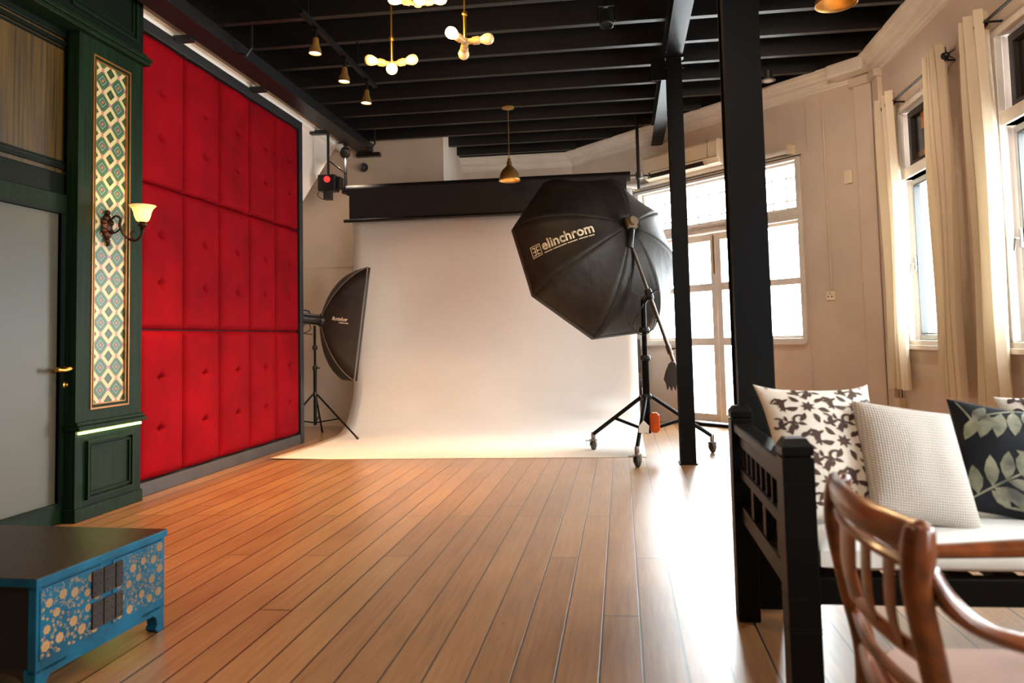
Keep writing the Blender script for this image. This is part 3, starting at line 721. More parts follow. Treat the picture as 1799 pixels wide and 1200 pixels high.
# gore facing left towards the camera carries the maker's lettering
GI = 3
def rim_mid(i): return f(i, 1, .5)
def outward(p): 
    c = OH + n * (n.dot(p - OH)); return (p - c).normalized() * .75 - n * .6
def omap(u, v):      # u from rim (0) towards the hub, v up across the gore
    tt = .885 - u / 1.16
    wd = (f(GI, tt, 1) - f(GI, tt, 0)).length
    p = f(GI, tt, .5 - (v - .012) / wd); return p + outward(p) * .005
def rq(a, c, d, e): return [(a, c), (d, c), (d, e), (a, e)]
lg = [rq(0, -.035, .12, -.029), rq(0, .079, .12, .085), rq(0, -.029, .006, .079), rq(.114, -.029, .12, .079)]
for q in (.018, .066):
    lg += [rq(q, -.017, q + .036, -.008), rq(q, .02, q + .036, .029), rq(q, .058, q + .036, .067), rq(q + (.027 if q < .03 else 0), -.017, q + (.036 if q < .03 else .009), .067)]
for q0, q1 in ((.145, .24), (.25, .40), (.41, .52), (.535, .63), (.64, .70)): lg.append(rq(q0, -.034, q1, -.024))
text_on(t, 'printed_logo', 'elinchrom', lambda u, v: omap(u + .135, v), .575, M['logo'], .028, 0, None)
b = bm_()
for poly in lg:
    (a0, c0), (a1, _), (_, e0), _ = poly; m = max(1, int((a1 - a0) / .04)); V = [[b.verts.new(omap(a0 + (a1 - a0) * k / m, z)) for z in (c0, e0)] for k in range(m + 1)]
    for k in range(m): b.faces.new((V[k][0], V[k + 1][0], V[k + 1][1], V[k][1]))
o = obj('logo_square', b, M['logo'], t); s_ = o.modifiers.new('s', 'SOLIDIFY'); s_.thickness = .002; s_.offset = 0
b = bm_(); box(b, (-.05, -.05, -.05), (.05, .05, .03), Matrix.Translation(OH) @ n.to_track_quat('Z', 'Y').to_matrix().to_4x4()); lathe(b, [(.045, 0), (.045, .06), (.02, .07)], OH - n * .09, n, 18); obj('mounting_bracket', b, paint('pale_bracket', (156, 136, 112), .45, metal=.5), t, True)
b = bm_(); lathe(b, [(.03, -.17), (.034, -.15), (.036, .0), (.03, .02)], OH + Vector((.01, -.03, -.06)), (.1, .25, .95), 18); obj('flash_head', b, M['plastic'], t, True)

# -- strip softbox at the left
SH = Vector((-3.455, 8.26, 1.36)); SN = Vector((.80, .58, -.13)).normalized()
t = thing('strip_softbox', 'tall narrow black softbox with grey piping beside the red padded wall', 'softbox', tuple(SH))
f2, n2, up2, rt2 = build_softbox(t, tuple(SH), SN, (0, 0, 1), [(-.27, -.66), (.27, -.66), (.27, .66), (-.27, .66)], .39, .075, .55, .009, lip=.035)
def smap(u, v):
    tt = .34 + u / .52; hh = (f2(1, tt, 1) - f2(1, tt, 0)).length; p = f2(1, tt, .5 + (v + .01) / hh)
    return p + rt2 * .006 - n2 * .003
text_on(t, 'printed_logo', 'Rotalux', smap, .20, M['logo'], .02, .3)
text_on(t, 'printed_caption', 'softboxes', lambda u, v: smap(u + .10, v - .032), .11, M['logo'], .02, 0)
STRIP_F = (f2, n2, up2, rt2)
b = bm_(); A = SH - SN * .02; Bp = SH - SN * .27
lathe(b, [(.062, 0), (.066, .02), (.062, .05), (.06, .24), (.066, .25), (.07, .26)], Bp, SN, 20); box(b, (-.06, -.055, -.012), (.06, .055, .012), Matrix.Translation(Bp) @ SN.to_track_quat('Z', 'Y').to_matrix().to_4x4())
fh = obj('flash_head', b, M['plastic'], t, True)
b = bm_(); tube(b, [Bp + Vector((0, 0, .055)), Bp + Vector((.0, -.01, .09)), Bp + SN * .12 + Vector((0, 0, .09)), Bp + SN * .14 + Vector((0, 0, .05))], .009, 6, 3); obj('carry_handle', b, M['plastic'], fh)
b = bm_(); q0 = Bp + Vector((0, 0, -.04))
tube(b, [q0, q0 + Vector((-.03, -.03, -.09)), q0 + Vector((.05, 0, -.14)), q0 + Vector((.13, .05, -.10)), q0 + Vector((.10, .05, -.03)), q0 + Vector((.02, -.02, -.12)), q0 + Vector((.15, .06, -.16))], .006, 6, 6); obj('power_cable', b, M['plastic'], fh, True)
b = bm_(); box(b, (-.03, -.002, -.02), (.03, .004, .02), Matrix.Translation(Bp + SN * .1 - Vector((-.55, .80, 0)).normalized() * -.062 ) ); obj('red_badge', b, paint('red_badge', (190, 30, 34), .5), fh)

# ------------------------------------------------------------------ light stands
def stand(name_label, base, top, feet, collar, lower, casters, rad=.017, at_leg=.93):
    t = thing('light_stand', name_label, 'light stand', (base[0], base[1], 0))
    bx, by = base
    b = bm_(); tube(b, [(bx, by, lower - .03), (bx, by, top * .62)], rad * 1.15, 12); tube(b, [(bx, by, top * .62), (bx, by, top)], rad * .8, 12); obj('pole', b, M['steel'], t, True)
    for z in (collar, top * .62, top * .8):
        b = bm_(); lathe(b, [(rad * 1.5, -.02), (rad * 1.7, -.012), (rad * 1.7, .012), (rad * 1.35, .03)], (bx, by, z), (0, 0, 1), 14); obj('collar', b, M['plastic'], t, True)
    for z, a in ((top * .62, .6), (top * .8, 2.2)):
        b = bm_(); d = Vector((math.cos(a), math.sin(a), 0)); tube(b, [Vector((bx, by, z)) + d * rad, Vector((bx, by, z)) + d * (rad + .035)], [.006, .012], 8); obj('knob', b, M['plastic'], t)
    for fx, fy in feet:
        fz = .15 if casters else .012
        d = Vector((fx - bx, fy - by, 0)).normalized()
        p0 = Vector((bx, by, collar)) + d * rad * 1.8; p1 = Vector((fx, fy, fz))
        b = bm_(); tube(b, [p0, p1], rad * .62, 10); 
        mid = p0.lerp(p1, .55)
        lg = obj('leg', b, M['steel'], t, True)
        b = bm_(); tube(b, [Vector((bx, by, lower)) + d * rad, mid], rad * .5, 8); obj('brace', b, M['steel'], lg)
        if casters:
            b = bm_(); lathe(b, [(.018, -.02), (.022, .0), (.022, .03), (.018, .05)], (fx, fy, .12), (0, 0, 1), 10)
            box(b, (fx - .036, fy - .045, .094), (fx + .036, fy + .04, .104)); box(b, (fx - .036, fy - .03, .04), (fx - .030, fy + .03, .096)); box(b, (fx + .030, fy - .03, .04), (fx + .036, fy + .03, .096)); box(b, (fx - .075, fy - .02, .088), (fx - .03, fy + .02, .094))
            cs = obj('caster', b, M['chrome'], lg)
            b = bm_(); lathe(b, [(.0, -.02), (.04, -.02), (.052, -.012), (.052, .012), (.04, .02), (0, .02)], (fx, fy - .01, .052), (1, .3, 0), 24)
            obj('wheel', b, M['rubber'], lg, True)
        else:
            b = bm_(); tube(b, [p1.lerp(p0, .06), p1 + Vector((0, 0, -.0))], rad * .8, 8); obj('foot', b, M['plastic'], lg)
    return t
stand('slim black tripod stand carrying the narrow strip softbox', (-3.55, 8.29), 1.30, ((-2.97, 8.10), (-3.66, 8.75), (-3.93, 8.02)), .50, .18, False, .017)
# spigot between stand and flash head
bs = stand('heavy black boom stand on casters beside the paper backdrop', (.21, 6.86), 1.42, ((-.30, 7.24), (.10, 6.29), (.80, 7.03)), .53, .235, True, .030)
b = bm_(); Pb0, Pb1 = Vector((.10, 6.87, 1.99)), Vector((.47, 6.80, .82)); dv = (Pb1 - Pb0).normalized()
tube(b, [Pb0, Pb0.lerp(Pb1, .45)], .014, 12); tube(b, [Pb0.lerp(Pb1, .42), Pb1], .018, 12); obj('boom_arm', b, M['boom'], bs, True)
b = bm_(); pv = Pb0.lerp(Pb1, .45)
lathe(b, [(.03, -.05), (.034, -.03), (.034, .03), (.028, .05)], pv, dv, 14); lathe(b, [(.02, -.05), (.02, .05)], pv, (0, 1, 0), 12); tube(b, [pv, (.21, 6.86, 1.38)], .02, 10)
tube(b, [pv + Vector((0, -.03, 0)), pv + Vector((.09, -.05, .05))], [.008, .005], 8); tube(b, [pv + Vector((0, -.03, 0)), pv + Vector((-.07, -.05, -.04))], [.008, .012], 8); obj('boom_clamp', b, M['plastic'], bs, True)
b = bm_(); e = Pb0.lerp(Pb1, .88); lathe(b, [(.026, -.04), (.028, .04)], e, dv, 12); tube(b, [e, e + Vector((.12, 0, .02))], .010, 8); lathe(b, [(.02, 0), (.02, .03)], e + Vector((.11, 0, .02)), (1, 0, 0), 10); obj('end_clamp', b, M['boom'], bs, True)
b = bm_(); tube(b, [(.21, 6.83, 1.38), (.17, 6.80, 1.30), (.12, 6.80, 1.2), (.14, 6.8, 1.12), (.22, 6.82, 1.10), (.30, 6.84, 1.18), (.32, 6.85, 1.34), (.27, 6.86, 1.45)], .005, 6, 6)
tube(b, [(.10, 6.86, 1.95), (.05, 6.84, 1.8), (.09, 6.85, 1.6), (.06, 6.84, 1.35), (.10, 6.84, 1.16), (.2, 6.83, 1.12)], .004, 6, 6); obj('power_cable', b, M['plastic'], bs, True)
# weights
b = bm_(); W0 = Vector((.445, 6.78, .60))
prof_ = [(-.00, .255), (.028, .24), (.045, .18), (.06, .10), (.06, .045), (.055, .0), (.035, .05), (.022, -.01), (.002, .04), (-.012, -.015), (-.03, .04), (-.05, -.005), (-.058, .05), (-.078, .09), (-.06, .16), (-.03, .23)]
prism(b, [W0 + Vector((x, -.05, z)) for x, z in prof_], (0, .10, 0)); o = obj('weight_bag', b, M['bag'], None, bevel=.012)
tag(o, 'dark brown weight bag hanging from the low end of the boom', 'weight')
b = bm_(); cx, cz = .275, .30
prism(b, [(cx + x, 6.78, cz + z) for x, z in ((-.045, -.06), (-.02, -.085), (.02, -.085), (.045, -.06), (.045, .07), (.02, .095), (-.02, .095), (-.045, .07))], (0, .06, 0))
o = obj('ballast_pack', b, M['orange'], bevel=.01); tag(o, 'bright orange pack hung low on the boom stand pole', 'pack')
b = bm_(); prism(b, [(.165 + x, 6.395, .315 + z) for x, z in ((-.045, -.045), (.04, -.05), (.045, .01), (.0, .055), (-.04, .01))], (0, .015, 0)); o = obj('paper_tag', b, M['white']); tag(o, 'small white tag beside the orange pack on the stand', 'tag')

# ------------------------------------------------------------------ dark chair behind the backdrop
t = thing('side_chair', 'dark grey chair half hidden behind the paper edge', 'chair', (-.02, 9.3, 0))
b = bm_(); tube(b, [(-.22, 9.5, .98), (.0, 9.53, 1.0), (.24, 9.5, .98)], [.06, .06, .06], 12, 4, (1, .5)); box(b, (-.22, 9.47, .62), (.24, 9.53, .98)); obj('backrest', b, M['darkchair'], t, bevel=.02)
b = bm_(); box(b, (-.24, 9.06, .46), (.26, 9.5, .56)); obj('seat', b, M['darkchair'], t, bevel=.03)
for x, yy in ((-.2, 9.1), (.22, 9.1), (-.2, 9.46), (.22, 9.46)):
    b = bm_(); tube(b, [(x, yy, .47), (x * 1.12, yy, 0)], .014, 8); obj('leg', b, M['plastic'], t)

# ------------------------------------------------------------------ ceiling lamps
def chandelier(c, arms, lit, label, yrod=None):
    t = thing('pipe_pendant_lamp', label, 'pendant lamp', c, 'brass pipe pendant lamps')
    c = Vector(c)
    b = bm_(); tube(b, [c, c + Vector((0, 0, .17))], .010, 10); tube(b, [c + Vector((0, 0, .17)), (c.x, c.y, 3.74)], .006, 8); lathe(b, [(.014, -.012), (.018, 0), (.014, .012)], c + Vector((0, 0, .17)), (0, 0, 1), 10)
    lathe(b, [(.05, 0), (.05, .012), (.01, .03)][::-1], (c.x, c.y, 3.70), (0, 0, 1), 18)
    obj('drop_rod', b, M['brass'], t, True)
    b = bm_(); lathe(b, [(0, -.026), (.02, -.018), (.024, 0), (.02, .018), (0, .026)], c, (0, 0, 1), 14, False)
    for a in arms:
        d = Vector(a).normalized(); tube(b, [c, c + d * .08], .017, 12); lathe(b, [(.023, 0), (.025, .035), (.018, .045)], c + d * .045, d, 14)
    obj('pipe_arms', b, M['ivorypipe'], t, True)
    for a, L in zip(arms, lit):
        d = Vector(a).normalized(); p = c + d * .085
        b = bm_(); lathe(b, [(.014, 0), (.02, .012), (.031, .035), (.034, .052), (.03, .07), (.018, .083), (0, .088)], p, d, 18, False)
        o = obj('bulb', b, M['bulb'] if L else M['bulb_dim'], t, True)
        if L: lamp('bulb_light', 'POINT', tuple(p + d * .12), 22, WARM, shadow_soft_size=.04)
chandelier((-1.40, 4.5, 2.86), ((-.85, -.4, .12), (.95, .1, .22), (.25, -.8, -.5)), (0, 0, 1), 'brass pipe pendant lamp hanging lowest, one bulb lit below')
chandelier((-.86, 4.2, 2.85), ((-.38, -.9, .05), (.95, .1, .1), (-.25, .9, -.14)), (1, 0, 0), 'brass pipe pendant lamp hanging nearest the room centre, left bulb lit')
chandelier((-1.10, 4.05, 3.035), ((-1, -.3, .15), (.9, .3, .25), (.3, -.9, -.25)), (1, 0, 1), 'brass pipe pendant lamp cut by the top edge, two bulbs lit')

t = thing('track_light_rail', 'black ceiling track rail carrying three warm spotlights', 'track rail', (-2.22, 5.8, 3.5))
b = bm_(); box(b, (-2.24, 4.98, 3.475), (-2.205, 6.62, 3.495)); box(b, (-2.24, 4.98, 3.495), (-2.232, 6.62, 3.51)); box(b, (-2.213, 4.98, 3.495), (-2.205, 6.62, 3.51)); obj('rail', b, M['steel'], t)
for yy in (5.11, 6.15):
    b = bm_(); tube(b, [(-2.222, yy, 3.5), (-2.222, yy, 3.75)], .008, 8); obj('hanger', b, M['steel'], t)
pr_ = None
for i, (yy, lb) in enumerate(((5.25, 'track spotlight nearest the camera, lit warm'), (5.84, 'track spotlight in the middle of the rail, lit warm'), (6.38, 'track spotlight at the far end of the rail, lit warm'))):
    t = thing('track_spotlight', lb, 'spotlight', (-2.222, yy, 3.475), 'spotlights on the black track')
    x = -2.222; dn = Vector((-.05, .0, -1)).normalized(); top = Vector((x, yy, 3.405 - .012 * i))
    b = bm_(); tube(b, [(x, yy, 3.475), tuple(top)], .014, 10); box(b, (x - .02, yy - .03, 3.455), (x + .02, yy + .03, 3.475)); obj('stem', b, M['steel'], t)
    b = bm_(); lathe(b, [(.012, 0), (.022, .01), (.026, .05), (.045, .10), (.049, .125), (.044, .125), (.040, .10)], top, dn, 20, False); obj('lamp_head', b, M['agedbrass'], t, True)
    b = bm_(); lathe(b, [(0, .105), (.042, .105), (.042, .12), (0, .124)], top, dn, 20, False); obj('lamp_face', b, M['spotface'], t, True)
    p = top + dn * .15
    lamp('track_spot_light', 'SPOT', tuple(p), (320, 250, 130)[i], (1, .54, .20), ((-2.7, 5.0, 0), (-2.3, 6.3, 0), (-2.5, 7.4, 0))[i], spot_size=1.25, spot_blend=.6, shadow_soft_size=.03)

t = thing('dome_pendant_lamp', 'brass dome pendant lamp hanging before the black screen', 'pendant lamp', (-1.20, 8.15, 2.9), 'brass dome pendants')
def dome(t, x, yy, z0, R, zt):
    b = bm_(); lathe(b, [(R, 0), (R * .98, .02), (R * .86, .08), (R * .62, .13), (R * .32, .165), (R * .24, .18), (R * .24, .215), (R * .17, .23), (R * .13, .26), (0, .265)], (x, yy, z0), (0, 0, 1), 32, False)
    o = obj('dome_shade', b, M['agedbrass'], t, True); s = o.modifiers.new('s', 'SOLIDIFY'); s.thickness = .003
    b = bm_(); tube(b, [(x, yy, z0 + .26), (x, yy, zt)], .005, 8); obj('cord', b, M['agedbrass'], t)
    b = bm_(); lathe(b, [(.07, 0), (.07, .015), (.02, .03)][::-1], (x, yy, zt - .02), (0, 0, 1), 20); obj('canopy', b, M['agedbrass'], t, True)
    b = bm_(); lathe(b, [(0, -.045), (.03, -.035), (.04, 0), (.03, .03), (0, .06)], (x, yy, z0 + .085), (0, 0, 1), 16, False); obj('bulb', b, emission('pendant_bulb', (255, 190, 100), 9), t, True)
dome(t, -1.20, 8.21, 2.875, .122, 3.73)
lamp('pendant_glow', 'POINT', (-1.2, 8.21, 2.93), 2.0, WARM, shadow_soft_size=.03)
t = thing('dome_pendant_lamp', 'brass dome pendant lamp cut off at the top right edge', 'pendant lamp', (1.37, 4.6, 3.07), 'brass dome pendants')
dome(t, 1.37, 4.6, 3.085, .125, 3.73)

t = thing('ceiling_floodlight', 'black floodlight fixed to a ceiling joist near the beam', 'floodlight', (-.035, 5.6, 3.6))
b = bm_(); box(b, (-.055, 5.57, 3.62), (-.02, 5.60, 3.74)); tube(b, [(-.1, 5.56, 3.5), (-.1, 5.56, 3.62), (.03, 5.56, 3.62), (.03, 5.56, 3.5)], .007, 6); obj('yoke', b, M['steel'], t)
b = bm_(); lathe(b, [(.03, -.07), (.05, -.06), (.055, .05), (.048, .055), (.045, .03)], (-.035, 5.56, 3.51), (0, -.25, -1), 20); obj('lamp_head', b, M['plastic'], t, True)
t = thing('ceiling_downlight', 'small white ringed downlight on the black ceiling right of column', 'downlight', (1.5, 7.2, 3.72))
b = bm_(); lathe(b, [(.075, 0), (.075, .012), (.045, .03), (.045, .10)], (1.585, 7.70, 3.67), (0, 0, 1), 24); obj('ring', b, M['chrome'], t, True)
b = bm_(); lathe(b, [(0, 0), (.045, 0), (.045, .006), (0, .006)], (1.585, 7.70, 3.664), (0, 0, 1), 24, False); obj('lens', b, M['white'], t)
t = thing('wall_spotlight', 'small black clip spotlight high in the recess corner', 'spotlight', (-3.42, 8.9, 3.45))
b = bm_(); lathe(b, [(.03, -.07), (.06, -.05), (.065, .05), (.05, .06)], (-3.43, 9.0, 3.52), (.3, -.8, -.5), 18); obj('lamp_head', b, M['plastic'], t, True)
b = bm_(); tube(b, [(-3.43, 9.0, 3.55), (-3.43, 9.02, 3.66), (-3.6, 9.05, 3.66)], .01, 8); obj('arm', b, M['black'], t)
lamp('recess_spot_light', 'SPOT', (-3.40, 8.93, 3.43), 30, SOFTWARM, (-3.75, 9.0, 0), spot_size=2.4, spot_blend=.8, shadow_soft_size=.04)
t = thing('wall_horn', 'small grey round fitting on the recess wall by the channel', 'fitting', (-3.3, 9.4, 3.42))
b = bm_(); lathe(b, [(.02, 0), (.025, .06), (.055, .10), (.06, .11), (.05, .10), (.02, .07)], (-3.32, 9.45, 3.42), (.1, -1, -.2), 18); obj('horn', b, M['rubber'], t, True)

# ------------------------------------------------------------------ fittings on the slanted wall
t = thing('air_conditioner', 'ivory split air conditioner on the slanted wall over the doors', 'air conditioner', tuple(WB(1.25, 0, 3.05)))
b = bm_()
P_ = [(0, 3.04), (.10, 3.035), (.17, 3.06), (.20, 3.12), (.205, 3.30), (.19, 3.335), (0, 3.34)]
a_ = [b.verts.new(PB(.68, z, o)) for o, z in P_]; c_ = [b.verts.new(PB(1.84, z, o)) for o, z in P_]
b.faces.new(a_); b.faces.new(c_[::-1])
for i in range(len(P_)): j = (i + 1) % len(P_); b.faces.new((a_[i], c_[i], c_[j], a_[j]))
obj('casing', b, M['acplastic'], t, bevel=.012)
b = bm_(); pbox(b, PB, .76, 1.62, 3.06, 3.105, .165, .198); obj('air_outlet', b, M['darkslot'], t)
b = bm_(); pbox(b, PB, .70, 1.82, 3.125, 3.128, .195, .207); pbox(b, PB, 1.70, 1.703, 3.13, 3.33, .195, .2065); obj('panel_seam', b, M['rubber'], t)
b = bm_(); pbox(b, PB, .76, 1.66, 3.045, 3.055, .15, .205); obj('louvre', b, M['acplastic'], t)
t = thing('roller_blind', 'rolled up white blind above the small paned transom', 'blind', tuple(WB(1.6, 0, 3.0)))
b = bm_(); tube(b, [PB(.42, 3.02, .06), PB(2.66, 3.02, .06)], .028, 14); obj('roll', b, M['white'], t, True)
for q in (2.66, .38):
    b = bm_(); pbox(b, PB, q, q + .04, 2.98, 3.08, 0, .09); obj('end_bracket', b, M['acplastic'], t)
b = bm_(); tube(b, [PB(.36, 2.955, .05), PB(2.80, 2.955, .05)], .006, 8); obj('blind_rail', b, M['plastic'], t)
t = thing('wall_sensor', 'small ivory sensor box high beside the corner pilaster', 'sensor', tuple(WB(3.3, 0, 2.6)))
b = bm_(); pbox(b, PB, 3.24, 3.33, 2.56, 2.70, 0, .03); obj('case', b, M['acplastic'], t, bevel=.01)
b = bm_(); pbox(b, PB, 3.26, 3.31, 2.585, 2.61, .03, .032); obj('lens', b, M['white'], t)
t = thing('wall_socket', 'white wall socket below a surface conduit on the slanted wall', 'socket', tuple(WB(3.03, 0, 1.45)))
b = bm_(); pbox(b, PB, 2.985, 3.08, 1.40, 1.495, 0, .018); obj('plate', b, M['acplastic'], t, bevel=.004)
b = bm_()
for q in (-.02, .02): pbox(b, PB, 3.03 + q - .006, 3.03 + q + .006, 1.43, 1.445, .018, .0185); pbox(b, PB, 3.03 - .004, 3.03 + .004, 1.46, 1.475, .018, .0185)
obj('pin_hole', b, M['darkslot'], t)
def conduit(pts, r, label, P=PB):
    b = bm_(); tube(b, [P(s, z, r + .002) for s, z in pts], r, 8); tag(obj('wall_conduit', b, M['wall'], None, True), label, 'conduit', 'surface conduits')
conduit([(3.05, 1.50), (3.04, 3.52)], .011, 'thin white conduit running up from the wall socket')
conduit([(2.86, 2.98), (2.85, 3.52)], .008, 'thin white conduit between cornice and rolled up blind')
conduit([(2.78, .4), (2.77, 2.98)], .004, 'very thin cable down the wall right of the sidelight window')
b = bm_(); tube(b, [PR(7.16, .62, .012), PR(7.16, .22, .012)], .005, 6); tag(obj('wall_conduit', b, M['darkslot']), 'dark cable below the first curtain near corner', 'cable')
b = bm_(); pbox(b, PR, 7.10, 7.24, .34, .46, 0, .06); tag(obj('junction_box', b, M['acplastic'], bevel=.006), 'small beige box low on the right wall by the corner', 'box')

# ------------------------------------------------------------------ curtains and rods
def curtain(y0, y1, z0, z1, amp, folds, label, flare=0., seed=0):
    t = thing('curtain', label, 'curtain', (2.45, (y0 + y1) / 2, z0), 'cream curtains on the right wall')
    b = bm_(); nu, nv = folds * 14, 24; G = []
    rnd = random.Random(seed); ph = [rnd.uniform(-.5, .5) for _ in range(folds + 2)]
    for v in range(nv + 1):
        row = []; h = v / nv
        for u in range(nu + 1):
            q = u / nu * folds; 
            yy = y0 + (y1 - y0) * (u / nu) + (h - .5) * 0 + flare * (1 - h) ** 2 * (u / nu - .5) + .012 * math.sin(q * 2 * math.pi * 1.0 + 1.3)
            am = amp * (.75 + .5 * abs(math.sin(q * 1.7 + seed))) * (1 if h < .92 else 1.05)
            x = 2.44 - am * math.sin(q * 2 * math.pi + ph[int(q)] * (1 - h) * .6 + (1 - h) * .5 * math.sin(q + seed)) - .01 * math.sin(h * 7 + q)
            row.append(b.verts.new((min(x, 2.515), yy, z0 + (z1 - z0) * h)))
        G.append(row)
    for v in range(nv):
        for u in range(nu): b.faces.new((G[v][u], G[v][u + 1], G[v + 1][u + 1], G[v + 1][u]))
    obj('cloth', b, M['curtain'], t, True)
    for k in range(folds * 2):
        b = bm_(); yy = y0 + (y1 - y0) * (k + .5) / (folds * 2)
        lathe(b, [(.026, -.004), (.03, 0), (.026, .004), (.02, .004), (.02, -.004)], (2.44, yy, z1 - .10), (0.3, 1, 0), 14); obj('eyelet', b, M['bronze'], t, True)
    return t
curtain(6.70, 7.12, .565, 3.19, .045, 3, 'cream curtain hanging next to the corner pilaster', .05, 1)
curtain(5.66, 6.00, .575, 3.19, .05, 4, 'cream curtain in the middle between the two windows, farther one', .06, 2)
curtain(5.06, 5.38, .56, 3.19, .055, 3, 'cream curtain nearest the camera beside the second window', .10, 3)
def rod(y0, y1, label, fin=True):
    t = thing('curtain_rod', label, 'curtain rod', (2.44, (y0 + y1) / 2, 3.16), 'black curtain rods')
    b = bm_(); tube(b, [(2.44, y0, 3.095), (2.44, y1, 3.095)], .010, 10); obj('rod', b, M['plastic'], t, True)
    for yy, d in ((y0, -1), (y1, 1)):
        b = bm_(); lathe(b, [(.010, 0), (.028, .01), (.03, .03), (.012, .045), (.012, .055), (.02, .065), (0, .085)], (2.44, yy, 3.095), (0, d, 0), 14)
        if yy == y0:
            for k in range(4): tube(b, [(2.44, yy - .05, 3.095), (2.44 + .05 * math.cos(k * 1.6 + .5), yy - .10, 3.095 + .05 * math.sin(k * 1.6 + .5))], [.007, .003], 6)
        obj('finial', b, M['plastic'], t, True)
        b = bm_(); tube(b, [(2.44, yy - d * .06, 3.095), (2.55, yy - d * .06, 3.095)], .008, 8); obj('bracket', b, M['plastic'], t)
rod(5.70, 6.82, 'black curtain rod over the window nearer the corner')
rod(3.75, 5.13, 'black curtain rod running out of view at the top right')

# ------------------------------------------------------------------ sofa
sf = thing('daybed_sofa', 'dark wooden sofa with square posts and a long white cushion', 'sofa', (1.4, 2.5, 0))
X0, X1, YF, YB = .41, 2.38, 2.03, 3.03
def post(x, yy, z, w_=.082):
    b = bm_(); box(b, (x, yy, 0), (x + w_, yy + w_, z - .05)); 
    h = w_ * .08
    box(b, (x + .006, yy + .006, z - .05), (x + w_ - .006, yy + w_ - .006, z - .044))
    prism(b, [(x, yy, z - .044), (x + w_, yy, z - .044), (x + w_, yy + w_, z - .044), (x, yy + w_, z - .044)], (0, 0, .022))
    vs_ = [b.verts.new(q) for q in ((x, yy, z - .022), (x + w_, yy, z - .022), (x + w_, yy + w_, z - .022), (x, yy + w_, z - .022), (x + .014, yy + .014, z), (x + w_ - .014, yy + .014, z), (x + w_ - .014, yy + w_ - .014, z), (x + .014, yy + w_ - .014, z))]
    for q in ((0, 1, 5, 4), (1, 2, 6, 5), (2, 3, 7, 6), (3, 0, 4, 7), (4, 5, 6, 7), (3, 2, 1, 0)): b.faces.new([vs_[i] for i in q])
    for zz in (z - .12, .40, .325, .315): box(b, (x - .0015, yy - .0015, zz), (x + w_ + .0015, yy + w_ + .0015, zz + .004))
    return obj('leg', b, M['sofawood'], sf, bevel=.002)
for x in (X0, X1 - .082):
    post(x, YF, .815); post(x, YB - .082, .815)
for x in (X0 + .02, X1 - .062):
    b = bm_(); box(b, (x - .012, YF + .08, .715), (x + .052, YB - .08, .75)); obj('armrest', b, M['sofawood'], sf, bevel=.006)
    b = bm_(); box(b, (x + .005, YF + .08, .38), (x + .035, YB - .08, .44)); box(b, (x + .005, YF + .08, .545), (x + .035, YB - .08, .58)); box(b, (x + .005, YF + .08, .665), (x + .035, YB - .08, .715))
    for k in range(9):
        yy = YF + .14 + k * .09; box(b, (x + .012, yy, .575), (x + .028, yy + .022, .67))
    for k in range(3):
        yy = YF + .22 + k * .22; box(b, (x + .010, yy, .44), (x + .030, yy + .05, .55))
    obj('side_panel', b, M['sofawood'], sf, bevel=.003)
b = bm_(); box(b, (X0 + .08, YF + .012, .385), (X1 - .08, YF + .052, .455)); box(b, (X0 + .08, YB - .06, .385), (X1 - .08, YB - .02, .455)); obj('seat_rail', b, M['sofawood'], sf, bevel=.003)
b = bm_()
for k in range(16): box(b, (X0 + .1 + k * .115, YF + .05, .415), (X0 + .16 + k * .115, YB - .06, .435))
obj('seat_slats', b, M['sofawood'], sf)
b = bm_(); box(b, (X0 + .08, YB - .055, .60), (X1 - .08, YB - .03, .66)); box(b, (X0 + .08, YB - .055, .455), (X1 - .08, YB - .03, .48))
for k in range(20): box(b, (X0 + .12 + k * .09, YB - .05, .48), (X0 + .14 + k * .09, YB - .035, .60))
obj('backrest', b, M['sofawood'], sf)
# long seat cushion
def slab_cushion(lo, hi, r, bulge, seed):
    b = bm_(); nx_, ny_ = 40, 18
    def zf(u, v, top):
        e = 1 - (abs(2 * u - 1)) ** 14; g = 1 - (abs(2 * v - 1)) ** 8
        s_ = max(0, min(1, e * g)) ** .5
        mid = (lo[2] + hi[2]) / 2; hh = (hi[2] - lo[2]) / 2
        return mid + (hh * (.45 + .55 * s_) + bulge * math.sin(math.pi * u) * math.sin(math.pi * v) + .003 * noise.noise(Vector((u * 9, v * 5, seed)))) * (1 if top else -1 if s_ < .99 else -1)
    T, Bt = [], []
    for j in range(ny_ + 1):
        v = (1 - math.cos(math.pi * j / ny_)) / 2; rt_, rb_ = [], []
        for i in range(nx_ + 1):
            u = (1 - math.cos(math.pi * i / nx_)) / 2
            x = lo[0] + (hi[0] - lo[0]) * u; yy = lo[1] + (hi[1] - lo[1]) * v
            rt_.append(b.verts.new((x, yy, zf(u, v, True)))); rb_.append(b.verts.new((x, yy, max(lo[2], zf(u, v, False)))))
        T.append(rt_); Bt.append(rb_)
    for j in range(ny_):
        for i in range(nx_):
            b.faces.new((T[j][i], T[j][i + 1], T[j + 1][i + 1], T[j + 1][i])); b.faces.new((Bt[j][i], Bt[j + 1][i], Bt[j + 1][i + 1], Bt[j][i + 1]))
    def side(a, c):
        for i in range(len(a) - 1): b.faces.new((a[i], c[i], c[i + 1], a[i + 1]))
    side(T[0], Bt[0]); side(T[-1], Bt[-1]); side([r_[0] for r_ in T], [r_[0] for r_ in Bt]); side([r_[-1] for r_ in T], [r_[-1] for r_ in Bt])
    return b
o = obj('seat_cushion', slab_cushion((X0 + .09, YF + .015, .457), (X1 - .09, YB - .07, .548), .03, .006, 3), M['seat'], None, True)
tag(o, 'long white canvas seat cushion lying on the dark sofa', 'seat cushion')

